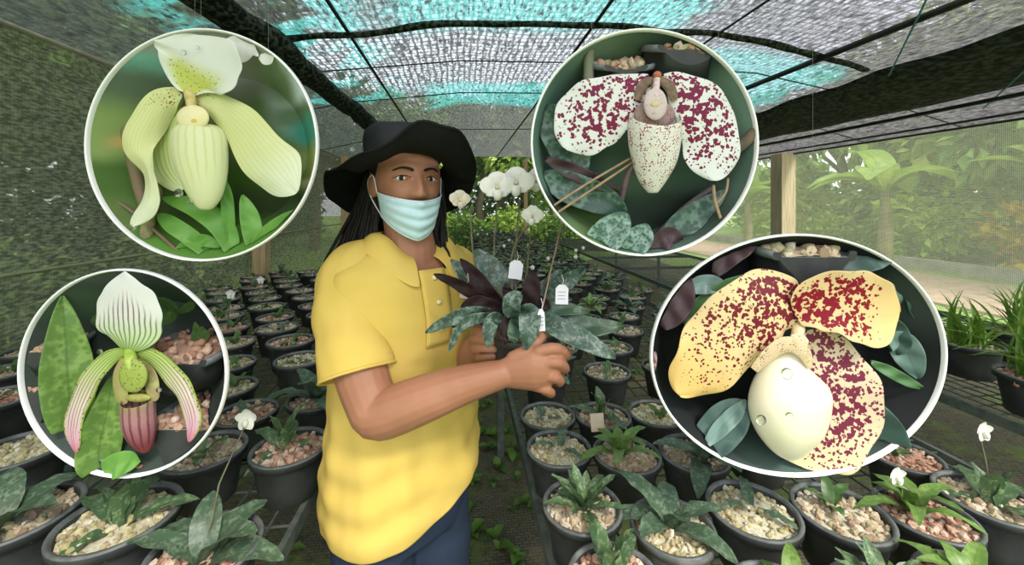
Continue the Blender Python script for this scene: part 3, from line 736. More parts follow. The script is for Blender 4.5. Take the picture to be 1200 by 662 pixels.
# ------------------------------------------------------------ the woman
def M_skin():
    n = NT('skin'); c = n.co(); f = n.noise(c, 40, 4); g = n.noise(c, 9, 2)
    col = n.mix(n.step(g, .35, .65), (.315, .140, .080), (.37, .172, .102)); col = n.mix(n.m('MULTIPLY', n.step(f, .5, .75), .25), col, (.30, .135, .08))
    return n.bsdf(col, .5, f, .12, .001, .08, .35)
skin = M_skin()
n = NT('yellow_pique'); c = n.co(); f = n.noise(c, 5, 3); k = n.vor(c, 420).outputs['Distance']
yel = n.bsdf(n.mix(n.step(f, .35, .65), (.63, .45, .10), (.69, .495, .125)), .85, n.m('ADD', n.m('MULTIPLY', k, .3), f), .15, .003, .0, .15, .06)
n = NT('jeans'); c = n.co(); f = n.noise(c, 8, 4); w = n.noise(n.scl(c, (400, 400, 60)), 1, 2)
jean = n.bsdf(n.mix(n.step(f, .3, .7), n.mix(w, (.012, .020, .040), (.030, .045, .075)), (.022, .034, .06)), .85, w, .2, .001, spec=.15)
n = NT('black_hat_cloth'); c = n.co(); f = n.noise(c, 14, 4)
hatm = n.bsdf(n.mix(f, (.006, .007, .008), (.018, .019, .021)), .85, f, .3, .004, spec=.15)
hairm = M_plain('black_hair', (.006, .005, .0045), (.013, .010, .009), 60, .6, 0, .25)

WC = P(475, 300, .96); WC.z = 0
fa = math.radians(47)
WF = (RV*math.sin(fa) - FV*math.cos(fa)).normalized(); WW = Vector((-WF.y, WF.x, 0))       # front, and her own left
if WW.dot(RV) < 0: WW = -WW
woman = empty('person', WC, 'woman in yellow polo shirt, black hat and lowered blue mask holding a potted orchid', 'person')
TZ = [(.62, .150, .120, .0), (.70, .172, .136, .0), (.78, .172, .138, .0), (.88, .166, .128, .0), (.98, .162, .118, .0), (1.08, .168, .120, .004), (1.16, .178, .120, .006), (1.22, .184, .110, .0), (1.262, .172, .096, -.004), (1.288, .132, .082, -.006), (1.308, .092, .068, -.004), (1.325, .066, .060, .002)]
def tdim(z):
    for (z0, *a), (z1, *b) in zip(TZ, TZ[1:]):
        if z <= z1:
            t = smooth(0, 1, (z-z0)/(z1-z0)) if False else min(max((z-z0)/(z1-z0), 0), 1); return [lerp(x, y, t) for x, y in zip(a, b)]
    return list(TZ[-1][1:])
def torso(psi, z, off=0.0):
    """psi measured from her front towards her own left"""
    a, b, o = tdim(z); a += off; b += off
    e = .86
    cx, cy = math.sin(psi), math.cos(psi)
    x = a*math.copysign(abs(cx)**e, cx); y = b*math.copysign(abs(cy)**e, cy)
    lean = (z-1.0)*.02
    return WC + WW*x + WF*(y+o+lean) + Vector((0, 0, z))
# --- body: head, neck, torso, arms with hands, legs: one continuous surface
HC = P(477, 211, .95); ha = math.radians(29)
HF = (RV*math.sin(ha) - FV*math.cos(ha)).normalized(); HW = Vector((-HF.y, HF.x, 0))
if HW.dot(RV) < 0: HW = -HW
HR = Matrix.Rotation(ha-YAW, 3, 'Z')
def hd(x, y, z): return HC + HW*x + HF*y + Vector((0, 0, z))
def head_pt(x, y, z):
    """unit sphere direction -> sculpted head (x her left, y front, z up; eyes at z=0)"""
    X, Y, Z = x*.074, y*.094, z*.116
    if z < 0:
        k = -z; X *= 1-.36*k**1.6; Y = Y*(1-.10*k) + (.014*k if y > 0 else -.02*k*(y))
    if y > 0:
        fr = smooth(0, .35, y)
        Y += fr*(.025*gz(X, .0125)*smooth(.030, -.034, Z)*smooth(-.052, -.040, Z)            # nose
                 + .011*(gz(X-.0145, .0085)+gz(X+.0145, .0085))*gz(Z+.036, .008)                                             # nostril wings
                 - .0100*(gz(X-.031, .019)+gz(X+.031, .019))*gz(Z, .0135)                         # eye sockets
                 + .0045*gz(abs(X)-.030, .026)*gz(Z-.023, .010)                                   # brow
                 + .0075*(gz(X-.042, .022)+gz(X+.042, .022))*gz(Z+.034, .022)                     # smiling cheeks
                 + .007*gz(X, .022)*gz(Z+.075, .013) + .009*gz(X, .024)*gz(Z+.107, .018))         # lips, chin
    return X, Y, Z
def fist(mb, wr, spec, palm):
    for pts, r in spec:
        n_ = len(pts); q = [cr([P(*p) for p in pts], t/10) for t in range(11)]
        mb.tube(q, [lerp(r*1.08, r*.82, t/10) for t in range(11)], 10)
body = MB()
rr = []; NS, NR = 96, 80
for i in range(NR+1):
    th = math.pi*min(max(i/NR, .01), .99); ring = []
    for k in range(NS):
        a = 2*math.pi*k/NS
        ring.append(hd(*head_pt(math.sin(th)*math.cos(a), math.sin(th)*math.sin(a), -math.cos(th))))
    rr.append(ring)
body.rings(rr)
for sx in (-1, 1):                                                               # ears and eyelids
    body.ell(hd(sx*.074, -.006, -.012), (.010, .018, .030), 12, 8, Matrix.Rotation(ha-YAW-sx*.35, 3, 'Z'))
    def fy(x, z):                                                                # skin depth at x, z
        zz = z/.116; xx = x/.074; return head_pt(xx, math.sqrt(max(1-xx*xx-zz*zz, .02)), zz)[1]
    up = [hd(sx*x, fy(sx*x, z)+.0025, z) for x, z in ((.0150, -.0015), (.022, .0045), (.031, .0062), (.040, .0040), (.0480, -.0025))]
    lo = [hd(sx*x, fy(sx*x, z)+.0018, z) for x, z in ((.0150, -.0035), (.022, -.0072), (.031, -.0082), (.040, -.0070), (.0480, -.0035))]
    body.tube([cr(up, t/10) for t in range(11)], .0032, 8); body.tube([cr(lo, t/10) for t in range(11)], .0030, 8)
body.tube([WC+WF*.015+Vector((0, 0, 1.22)), WC+WF*.02+Vector((0, 0, 1.30)), lerp(WC+WF*.02+Vector((0, 0, 1.34)), Vector((HC.x, HC.y, 1.34)), .6), HC+Vector((0, 0, -.05))-HF*.02], [.07, .060, .053, .055], 20)
body.rings([[torso(2*math.pi*k/40, z, -.012-.03*smooth(.92, .80, z)) for k in range(40)] for z in (.74, .82, .9, 1.0, 1.1, 1.2, 1.262, 1.295)])
# her right arm (nearest the camera)
A0, A1, A2, A3 = (412, 318, .88), (418, 410, .81), (441, 487, .765), (497, 467, .745)
arm = [P(*q) for q in (A0, (413, 360, .85), (420, 420, .805), (434, 468, .775), (448, 484, .762), (497, 467, .746), (545, 450, .747), (592, 437, .752))]
body.tube([cr(arm, t/28) for t in range(29)], [cr([.058, .056, .052, .047, .046, .042, .034, .0245], t/28) for t in range(29)], 18)
# right hand: palm with fingers closing round the pot, thumb up over its rim
pal = [P(*q) for q in ((586, 438, .752), (606, 435, .748), (626, 433, .745), (638, 434, .748))]
body.tube([cr(pal, t/8) for t in range(9)], [cr([.024, .033, .038, .033], t/8) for t in range(9)], 16, flat=.62, up=(FV.x, FV.y, 0))
RF = [([(630, 412, .742), (650, 408, .742), (663, 414, .762), (664, 417, .790), (655, 417, .806)], .0105),
      ([(634, 426, .740), (652, 424, .738), (661, 430, .758), (660, 433, .786), (650, 432, .802)], .0108),
      ([(632, 440, .740), (648, 441, .739), (656, 446, .757), (654, 448, .783), (645, 446, .797)], .0102),
      ([(626, 452, .744), (639, 456, .742), (646, 460, .757), (644, 461, .778), (637, 458, .792)], .0090),
      ([(600, 420, .750), (617, 410, .750), (629, 400, .760), (637, 391, .777), (641, 386, .789)], .0118)]
fist(body, None, RF, None)
# her left arm behind the plant, hand cupping the other side of the pot
LA = [torso(math.radians(95), 1.245, -.035), torso(math.radians(80), 1.12, .035), torso(math.radians(70), 1.00, .05)]
LA += [P(538, 440, .985), P(548, 420, .93), P(556, 407, .885)]
body.tube([cr(LA, t/24) for t in range(25)], [cr([.040, .042, .043, .040, .033, .025], t/24) for t in range(25)], 16)
lp = [P(556, 407, .89), P(560, 403, .868), P(564, 402, .845)]
body.tube(lp, [.024, .033, .030], 14, flat=.6, up=(RV.x, RV.y, 0))
LF = [([(560, 392, .850), (556, 388, .825), (560, 386, .802), (570, 388, .786), (578, 390, .784)], .0098),
      ([(560, 400, .846), (554, 398, .820), (558, 397, .797), (569, 398, .782), (578, 400, .781)], .0102),
      ([(562, 409, .846), (556, 409, .822), (560, 408, .800), (571, 408, .786), (579, 409, .785)], .0098),
      ([(565, 417, .850), (561, 418, .828), (565, 418, .810), (574, 417, .797), (580, 417, .796)], .0088),
      ([(560, 394, .880), (557, 384, .868), (562, 377, .852), (568, 374, .842)], .0112)]
fist(body, None, LF, None)
# hips and legs
for sx in (-1, 1):
    lg = [WC+WW*sx*.078+Vector((0, 0, .80)), WC+WW*sx*.082+Vector((0, 0, .62)), WC+WW*sx*.085+WF*.01+Vector((0, 0, .42)), WC+WW*sx*.09+Vector((0, 0, .22)), WC+WW*sx*.095-WF*.015+Vector((0, 0, .05))]
    body.tube([cr(lg, t/20) for t in range(21)], [cr([.082, .072, .050, .046, .034], t/20) for t in range(21)], 18)
bo = body.build('body', skin, woman)
rm = bo.modifiers.new('r', 'REMESH'); rm.mode = 'VOXEL'; rm.voxel_size = .0025; rm.use_smooth_shade = True
sm = bo.modifiers.new('s', 'SMOOTH'); sm.factor = .5; sm.iterations = 3
# nails of the gripping hand
mb = MB()
tp = P(643, 383.5, .787); mb.ell(tp, (.0062, .003, .0085), 10, 6); mb.build('thumb_nail', M_plain('nail', (.62, .40, .33), None, 5, .35), bo)
# eyes, brows
white = M_plain('eye_white', (.60, .56, .52), None, 5, .4); iris = M_plain('dark_iris', (.010, .007, .005), None, 5, .45, 0, .2)
for sx in (-1, 1):
    zc = -.0012; y = fy(sx*.031, zc)+.002
    mb = MB(); mb.ell(hd(sx*.031, y-.0055, zc), (.0140, .0088, .0080), 18, 12, Matrix.Rotation(ha-YAW+sx*.25, 3, 'Z'))
    e = mb.build('eye', white, bo)
    mb = MB(); mb.ell(hd(sx*.031-.001, y+.0016, zc), (.0060, .0022, .0060), 14, 8, HR); mb.build('iris', iris, bo)
    mb = MB(); lash = [hd(sx*x, fy(sx*x, z)+.0050, z) for x, z in ((.0165, .0002), (.023, .0040), (.031, .0052), (.039, .0036), (.0475, -.0018))]
    mb.tube([cr(lash, t/10) for t in range(11)], .0011, 6); mb.build('eyelash', hairm, bo)
    mb = MB(); pts = [hd(sx*x, fy(sx*x, z)+.0026, z) for x, z in ((.0145, .0165), (.024, .0200), (.036, .0208), (.049, .0155))]
    mb.tube([cr(pts, t/10) for t in range(11)], [lerp(.0042, .0018, t/10) for t in range(11)], 8, flat=.8); mb.build('eyebrow', hairm, woman)
# lips and nostrils are under / at the mask edge; mask: a pleated rectangle over mouth and chin
maskm = M_plain('blue_mask', (.55, .76, .84), (.60, .80, .87), 60, .8, .08, .2, .15)
mb = MB(); rr = []; NU, NV = 40, 24
for j in range(NV+1):
    v = j/NV; ring = []
    for i in range(NU+1):
        u = -1+2*i/NU; au = abs(u)
        z = lerp(lerp(-.051, -.031, au**1.5), lerp(-.133, -.080, au**1.4), v)
        ang = u*math.radians(74)
        rx = lerp(.071, .060, v); ry = lerp(.100, .098, v) + .010*math.sin(v*math.pi)*(1-au*au)
        pleat = .0028*math.sin(v*math.pi*7)*(1-au**2)*smooth(0, .12, v)*smooth(1, .88, v)
        x = math.sin(ang)*(rx+.004); y = math.cos(ang)*(ry+.006) - .012*v*v + pleat + .012*gz(u, .16)*(1-smooth(0, .35, v)) - .004
        ring.append(hd(x, y, z))
    rr.append(ring)
mb.rings(rr, closed=False); mk = mb.build('face_mask', maskm, woman, solid=.0016)
mb = MB(); mb.tube([Vector(p) for p in [q for q in rr[0]]], .0019, 6); mb.tube([Vector(p) for p in rr[-1]], .0017, 6); mb.build('binding', M_plain('mask_binding', (.66, .80, .84), None, 5, .8), mk)
for sx, i in ((-1, 0), (1, NU)):
    mb = MB(); a = rr[0][i]; b = rr[-1][i]; ear = [hd(sx*.078, .012, .006), hd(sx*.084, -.016, -.004), hd(sx*.080, -.012, -.036)]
    pts = [a]+ear+[b]; mb.tube([cr(pts, t/16) for t in range(17)], .0013, 6); mb.build('ear_loop', tag_m, mk)
# hair: cap, a fall behind the near shoulder, a fall in front of the far shoulder
rnd = random.Random(5); mb = MB()
mb.ell(hd(0, -.022, .022), (.081, .088, .105), 28, 18, HR)
def strand(a, r):
    pts = [P(*q)+Vector((rnd.gauss(0, .004), rnd.gauss(0, .005), rnd.gauss(0, .004))) for q in a]
    mb.tube([cr(pts, t/12) for t in range(13)], [r*x for x in (.9, 1, 1, 1, 1, 1, 1, .95, .9, .8, .65, .45, .2)], 6)
for i in range(70):
    t = i/69
    strand([(lerp(428, 446, t), 205, lerp(.965, .93, t)), (lerp(418, 444, t), 240, lerp(.98, .935, t)), (lerp(403, 443, t), 272, lerp(.975, .93, t)), (lerp(388, 444, t)+rnd.uniform(-4, 4), lerp(300, 300, t)+rnd.uniform(-4, 6), lerp(.945, .915, t)), (lerp(374, 446, t)+rnd.uniform(-6, 4), lerp(313, 322, t)+rnd.uniform(-6, 10), lerp(.925, .90, t))], rnd.uniform(.004, .0065))
for i in range(34):
    t = i/33
    strand([(lerp(504, 518, t), 215, .99), (lerp(502, 520, t), 245, .985), (lerp(503, 520, t), 275, .975), (lerp(511, 524, t)+rnd.uniform(-2, 2), 300, .955), (lerp(517, 528, t)+rnd.uniform(-3, 3), 318+rnd.uniform(-12, 8), .94)], rnd.uniform(.003, .005))
for i in range(40):                                                              # back of the head
    t = i/39
    strand([(lerp(440, 505, t), 190, 1.04), (lerp(436, 512, t), 240, 1.055), (lerp(430, 516, t), 290, 1.05), (lerp(425, 515, t), 330, 1.06)], .007)
mb.build('hair', hairm, woman)
# hat: crown and wavy turned-up brim
inner = [(430, 193, .955), (432, 196, .905), (448, 186, .868), (475, 178, .852), (503, 181, .868), (517, 190, .92), (517, 197, .98), (503, 202, 1.035), (478, 202, 1.05), (450, 200, 1.035), (434, 197, 1.0)]
outer = [(381, 207, .955), (398, 195, .87), (445, 172, .795), (494, 144, .775), (532, 152, .80), (553, 178, .89), (555, 212, .99), (532, 246, 1.09), (480, 252, 1.15), (420, 250, 1.10), (388, 234, 1.03)]
def loop(pts, t):
    n_ = len(pts); q = [pts[(i) % n_] for i in range(-2, n_+3)]
    s = (t % 1)*n_; i = int(s); f = s-i
    return Vector(cr([tuple(P(*q[i+1])), tuple(P(*q[i+2])), tuple(P(*q[i+3])), tuple(P(*q[(i+4)]))], (1+f)/3))
NB = 72; mb = MB(); rr = []
for j in range(13):
    s = j/12; ring = []
    for k in range(NB):
        a, b = loop(inner, k/NB), loop(outer, k/NB)
        p = lerp(a, b, s); p = p + Vector((0, 0, -.014*math.sin(s*math.pi)*(1 if 1 < k*11/NB < 6 else -.6) + .004*s*math.sin(k*.7+1)))
        ring.append(p)
    rr.append(ring)
mb.rings(rr, True, False, False); hat = mb.build('hat', hatm, woman, solid=.004, sub=1)
mb = MB(); mb.tube([Vector(p) for p in rr[-1]], .0032, 8, closed=True); mb.build('brim_edge', hatm, hat)
mb = MB(); rr = []
ctr = Vector((0, 0, 0))
for k in range(NB): ctr += loop(inner, k/NB)/NB
top = P(462, 150, .95)
for j, (s, h) in enumerate(((1.02, 0), (1.03, .25), (.99, .55), (.93, .80), (.84, .93), (.70, 1.0), (.45, 1.04), (.15, 1.05), (.02, 1.05))):
    ring = []
    for k in range(NB):
        p = loop(inner, k/NB); q = ctr + (p-ctr)*s
        flat = lerp(p.z, ctr.z, min(h*1.2, 1)); q.z = flat
        q += (top-ctr)*h; q += Vector((0, 0, .004*noise.noise(q*22)+.006*noise.noise(q*9)))
        ring.append(q)
    rr.append(ring)
mb.rings(rr); cw = mb.build('crown', M_plain('hat_crown_cloth', (.020, .022, .025), (.034, .036, .039), 12, .85, .3, .15), hat, sub=1)
# polo shirt
mb = MB(); rr = []; NT_ = 72
def fold_off(psi, z):
    h = smooth(1.12, .82, z)
    w = .0032*h*math.sin(z*85+1.6*math.sin(psi*1.3+1)+2.2*noise.noise(Vector((math.cos(psi)*1.6, math.sin(psi)*1.6, z*3))))
    w += .010*noise.noise(Vector((math.cos(psi)*2.2, math.sin(psi)*2.2, z*5))) + .006*noise.noise(Vector((math.cos(psi)*5, math.sin(psi)*5, z*4+3)))*smooth(1.27, 1.1, z)
    return w*smooth(1.31, 1.24, z)
def hem(psi): return .712 + .06*max(0, math.cos(psi-.95))**1.5 + .012*math.sin(psi+.5)
zs = [lerp(0, 1, i/46) for i in range(47)]
for s in zs:
    ring = []
    for k in range(NT_):
        psi = 2*math.pi*k/NT_; z = lerp(hem(psi), 1.300 - .045*gz(math.sin(psi/2), .25), s); ring.append(torso(psi, z, .006+fold_off(psi, z)+.006*smooth(.95, .72, z)))
    rr.append(ring)
mb.rings(rr, True, False, False)
sleeve = [P(*q) for q in ((436, 303, .915), (415, 318, .88), (409, 352, .852), (413, 395, .822), (419, 437, .797))]
sl = [[], []]
srings = []
for i in range(25):
    t = i/24; c = Vector(cr([tuple(p) for p in sleeve], t)); c2 = Vector(cr([tuple(p) for p in sleeve], min(t+.02, 1))); c1 = Vector(cr([tuple(p) for p in sleeve], max(t-.02, 0)))
    ax = (c2-c1).normalized(); e1 = (RV - ax*RV.dot(ax)).normalized(); e2 = ax.cross(e1); ring = []
    r = cr([.050, .062, .066, .068, .072], t)
    for k in range(40):
        a = 2*math.pi*k/40; w = .006*noise.noise(Vector((math.cos(a)*2, math.sin(a)*2, t*4))) + .003*math.sin(t*22+math.sin(a)*3)*smooth(.2, .6, t)
        ring.append(c + e1*(math.cos(a)*(r+w)) + e2*(math.sin(a)*(r+w)*.95))
    srings.append(ring)
mb.rings(srings, True, True, False)
LS = [torso(math.radians(95), 1.255, -.05), torso(math.radians(92), 1.20, .0), torso(math.radians(84), 1.12, .03), torso(math.radians(80), 1.06, .04)]
mb.tube([cr([tuple(p) for p in LS], t/12) for t in range(13)], [cr([.055, .064, .066, .068], t/12) for t in range(13)], 28, cap=False)
shirt = mb.build('polo_shirt', yel, woman, solid=.003, sub=1)
mb = MB()
for r_ in (srings[-3],): mb.tube([Vector(p) for p in r_], .0016, 6, closed=True)
mb.tube([c + (c-lerp(srings[-1][0], srings[-1][20], .5))*.01 for c in srings[-1]], .0030, 8, closed=True); mb.build('sleeve_hem', yel, shirt)
# collar flaps
mb = MB(); rr = []
for j in range(9):
    s = j/8; ring = []
    for k in range(49):
        u = k/48; psi = lerp(math.radians(20), math.radians(340), u); fr = max(gz(u, .12), gz(u-1, .12))
        zt = 1.336 - .050*fr; r0 = .066; r1 = .118 + .010*fr
        up_ = smooth(0, .3, s); r = lerp(r0, r1, s**.9); z = lerp(zt, 1.304-.075*fr, s) + .012*math.sin(s*math.pi)
        x = math.sin(psi)*r*1.0; y = math.cos(psi)*r*.80 + .012 + .014*fr*s
        ring.append(WC + WW*x + WF*(y+.006) + Vector((0, 0, z)))
    rr.append(ring)
mb.rings(rr, closed=False); mb.build('collar', yel, shirt, solid=.003, sub=1)
# placket and buttons
mb = MB(); rr = []
for j in range(14):
    z = lerp(1.262, 1.105, j/13); rr.append([torso(math.radians(x), z, .0115+fold_off(0, z)) for x in (-9, -6, -3, 0, 3, 6)])
mb.rings(rr, closed=False); pk = mb.build('placket', yel, shirt, solid=.003)
for z in (1.245, 1.195, 1.14):
    mb = MB(); mb.ell(torso(math.radians(-1), z, .0155+fold_off(0, z)), (.0055, .0055, .0055), 12, 8); mb.build('button', M_plain('button', (.75, .66, .40), None, 5, .4), shirt)
# jeans and shoes
mb = MB()
mb.rings([[torso(2*math.pi*k/40, z, -.020) for k in range(40)] for z in (.66, .70, .76, .82, .90)])
for sx in (-1, 1):
    lg = [WC+WW*sx*.070+Vector((0, 0, .78)), WC+WW*sx*.080+Vector((0, 0, .62)), WC+WW*sx*.088+WF*.01+Vector((0, 0, .42)), WC+WW*sx*.092+Vector((0, 0, .22)), WC+WW*sx*.096-WF*.012+Vector((0, 0, .055))]
    mb.tube([cr([tuple(p) for p in lg], t/24) for t in range(25)], [cr([.080, .090, .074, .064, .058], t/24)+.003*math.sin(t*1.9) for t in range(25)], 24, cap=False)
jo = mb.build('jeans', jean, woman); rm = jo.modifiers.new('r', 'REMESH'); rm.mode = 'VOXEL'; rm.voxel_size = .007; rm.use_smooth_shade = True
sm = jo.modifiers.new('s', 'SMOOTH'); sm.factor = .5; sm.iterations = 5
for sx in (-1, 1):
    mb = MB(); c = WC+WW*sx*.097; rr = []
    for y, hw, h in ((-.085, .022, .06), (-.07, .033, .09), (-.02, .036, .10), (.04, .038, .075), (.10, .044, .055), (.14, .040, .045), (.165, .022, .03)):
        rr.append([c+WF*y+WW*(hw*math.cos(a)*(1 if math.sin(a) > 0 else 1.05))+Vector((0, 0, max(h*.5+h*.5*math.sin(a)*1.0, .0))) for a in [2*math.pi*k/20 for k in range(20)]])
    mb.rings(rr); mb.build('shoe', M_plain('dark_shoe', (.02, .02, .022), (.035, .033, .03), 12, .6), woman)
# ------------------------------------------------------------ the orchid plant she holds
vd = -FV
def ileaf(name, pts, w, mat, parent, n_=16, cup=.25, tilt=0.0, prof=(.35, .7, .95, 1, .98, .85, .55, .08), notch=False, wave=0.002, uvs=True):
    """a leaf through image points with real depths; w: half width in metres"""
    mb = MB(); ctr = [Vector(cr([tuple(P(*q)) for q in pts], i/n_)) for i in range(n_+1)]; rr = []
    for i, c in enumerate(ctr):
        t = (ctr[min(i+1, n_)]-ctr[max(i-1, 0)]).normalized()
        view = (Vector((0, 0, CAM_Z))-c).normalized()
        sd = t.cross(view); sd = sd.normalized() if sd.length > .15 else t.cross(Vector((0, 0, 1))).normalized()
        if rr and False: pass
        nr = sd.cross(t).normalized()
        if nr.dot(view) < 0: nr = -nr
        s2 = (sd*math.cos(tilt) + nr*math.sin(tilt)); n2 = (nr*math.cos(tilt) - sd*math.sin(tilt))
        if rr and (s2.dot(last) < 0): s2 = -s2; 
        last = s2
        ww = max(cr(list(prof), i/n_), .03)*w
        rr.append([c + s2*(x*ww) + n2*(abs(x)**1.3*ww*cup + wave*math.sin(i*1.1+x*2)) for x in (-1, -.75, -.5, -.25, 0, .25, .5, .75, 1)])
    mb.rings(rr, closed=False, uv=True)
    return mb.build(name, mat, parent, solid=.0016, sub=1)
hc = P(612, 412, .822)
held = empty('held_orchid', hc-Vector((0, 0, .05)), 'large potted orchid with dark purple and mottled leaves in the hands of the woman', 'potted orchid')
mb = MB(); mb.lathe(pot_profile(.072, .092), hc-Vector((0, 0, .05)), 36, capa=True, capb=True); mb.build('pot', [pot_m], held)
rnd = random.Random(3); mb = MB()
mb.lathe([(.064, .07), (.062, .08), (.001, .086)], hc-Vector((0, 0, .05)), 20, capa=True, capb=True)
for i in range(90):
    a = rnd.uniform(0, 6.28); r = .062*math.sqrt(rnd.random()); mb.chip(hc+Vector((r*math.cos(a), r*math.sin(a), .033)), rnd.uniform(.004, .009), rnd)
mb.build('grit', grit_m[1], held, False)
h_gr = M_mottle('held_mottled_leaf', (.050, .095, .070), (.20, .28, .225), 170, .6, .38)
h_dk = M_plain('held_purple_leaf', (.013, .006, .007), (.024, .011, .012), 60, .6, .1, .2)
h_gn = M_mottle('held_green_leaf', (.045, .095, .055), (.12, .20, .11), 130, .35, .4)
b = (604, 366, .822)
HL = [  # points, half width px at d, material, tilt, cup
    ([(590, 372, .81), (560, 366, .77), (528, 374, .75), (498, 390, .74)], 9, h_gr, .35),
    ([(596, 376, .80), (565, 372, .765), (540, 382, .75), (526, 412, .745)], 7, h_gr, .3),
    ([(590, 362, .83), (574, 345, .82), (556, 322, .82), (539, 303, .83)], 9, h_dk, .1),
    ([(588, 360, .84), (566, 342, .845), (546, 322, .85), (528, 304, .86)], 11, h_gr, -.3),
    ([(600, 356, .85), (588, 334, .86), (572, 312, .87), (557, 292, .88)], 15, h_gr, -.2),
    ([(610, 368, .80), (620, 352, .79), (624, 334, .79), (623, 316, .80)], 11, h_dk, .1),
    ([(600, 360, .81), (597, 348, .805), (594, 340, .81), (592, 332, .81)], 6.5, h_dk, 0),
    ([(606, 372, .78), (600, 362, .76), (603, 350, .755), (612, 345, .765)], 12, h_gr, .4),
    ([(612, 372, .79), (620, 366, .755), (620, 385, .735), (616, 410, .735)], 13, h_gr, 0),
    ([(592, 376, .79), (578, 374, .76), (573, 388, .75), (572, 408, .75)], 9, h_gr, .2),
    ([(622, 368, .80), (650, 382, .77), (686, 400, .75), (722, 420, .74)], 13, h_gr, .25),
    ([(622, 366, .81), (652, 376, .80), (690, 384, .79), (731, 381, .79)], 14, h_gn, .3),
    ([(618, 362, .83), (640, 348, .84), (664, 330, .85), (687, 314, .86)], 11, h_gr, -.25),
    ([(616, 360, .84), (632, 345, .85), (646, 332, .86), (658, 315, .87)], 10, h_gr, .3),
    ([(592, 364, .82), (566, 350, .79), (536, 332, .77), (508, 321, .765)], 8, h_dk, .45),
    ([(592, 370, .81), (566, 366, .78), (548, 374, .77), (528, 382, .77)], 10, h_dk, .3),
    ([(596, 368, .80), (574, 358, .78), (556, 354, .775), (540, 360, .77)], 9, h_dk, .2),
    ([(616, 366, .82), (636, 362, .81), (662, 362, .80), (690, 366, .80)], 10, h_gn, .4),
    ([(616, 364, .82), (626, 356, .81), (636, 356, .80), (644, 362, .79)], 9, h_dk, .2),
    ([(604, 370, .80), (596, 378, .765), (590, 392, .75), (592, 404, .745)], 8, h_dk, .2),
    ([(610, 372, .79), (604, 380, .76), (602, 392, .745), (605, 402, .74)], 8, h_gn, -.2)]
for pts, w, mat, tl in HL:
    o = ileaf('leaf', pts, w*pts[1][2]/FOC, mat, held, tilt=tl)
    if mat is h_dk: o['label'] = 'dark purple leaf'
# flowers
fw = M_plain('white_orchid_petal', (.93, .92, .90), (.88, .88, .84), 60, .45, .05, .3, .12)
fp = M_plain('pink_tinged_petal', (.78, .70, .62), (.80, .74, .60), 60, .5, .05, .3, .25)
fyl = M_plain('flower_centre', (.72, .66, .36), (.66, .58, .30), 60, .5)
def slipper(stalk, c, s, yaw, mat, seed):
    fl = empty('flower', c - root_loc(stalk)); fl.parent = stalk
    R_ = Matrix.Rotation(yaw-YAW, 3, 'Z'); rnd = random.Random(seed)
    for k, (a, L, w) in enumerate(((90, .9, .62), (168, 1.05, .52), (12, 1.05, .52), (215, .8, .38), (325, .8, .38))):
        a = math.radians(a+rnd.uniform(-6, 6)); d = R_ @ Vector((math.cos(a), -.18, math.sin(a))); sd = R_ @ Vector((math.sin(a), 0, -math.cos(a)))
        mb = MB(); mb.leaf(c, c+d.normalized()*L*s, w*s, side=sd, arch=.14, fold=-.12, n=8, wave=.002, shape=[.3, .75, 1, 1.02, .95, .75, .3], sag=1); mb.build('petal', mat, fl, sub=1, solid=.0008)
    mb = MB(); mb.ell(c + R_ @ Vector((0, -s*.35, -s*.38)), (s*.30, s*.30, s*.42), 16, 10, fn=lambda q: Vector((q.x, q.y, q.z)) if q.z < s*.2 else Vector((q.x*.8, q.y*.7, s*.2))); mb.build('pouch', mat, fl)
    mb = MB(); mb.ell(c + R_ @ Vector((0, -s*.25, -s*.02)), (s*.13, s*.12, s*.12), 10, 8); mb.build('column', fyl, fl)
def stalk(pts, r=.0022, col=None):
    q = [tuple(P(*p)) for p in pts]; mb = MB(); mb.tube([cr(q, t/20) for t in range(21)], [lerp(r*1.25, r*.8, t/20) for t in range(21)], 8)
    return mb.build('flower_stalk', col or stalk_m, held)
px = lambda n_, d: n_*d/FOC
st = stalk([(600, 362, .83), (580, 331, .86), (579, 290, .88), (583, 238, .89)]); slipper(st, P(582, 219, .885), px(20, .89), .2, fw, 1)
st = stalk([(606, 362, .83), (603, 310, .88), (606, 270, .905), (609, 234, .91)]); slipper(st, P(606, 214, .905), px(21, .9), -.2, fw, 2)
st = stalk([(602, 362, .83), (599, 308, .87), (607, 280, .89), (622, 262, .895)]); slipper(st, P(625, 253, .89), px(14, .89), -.5, fw, 3)
st = stalk([(596, 362, .83), (566, 330, .85), (555, 300, .865), (551, 245, .875)]); slipper(st, P(538, 234, .87), px(13, .87), .5, fp, 4)
st = stalk([(612, 362, .83), (618, 310, .90), (622, 270, .93), (626, 232, .94)]); slipper(st, P(630, 212, .94), px(17, .94), -.4, fw, 5)
stalk([(628, 382, .78), (636, 358, .79), (648, 305, .84), (660, 255, .87)], .0016, M_plain('tan_stalk', (.34, .25, .15), None, 9, .7))
stalk([(622, 366, .81), (640, 330, .86), (653, 290, .88), (668, 240, .89)], .0018)
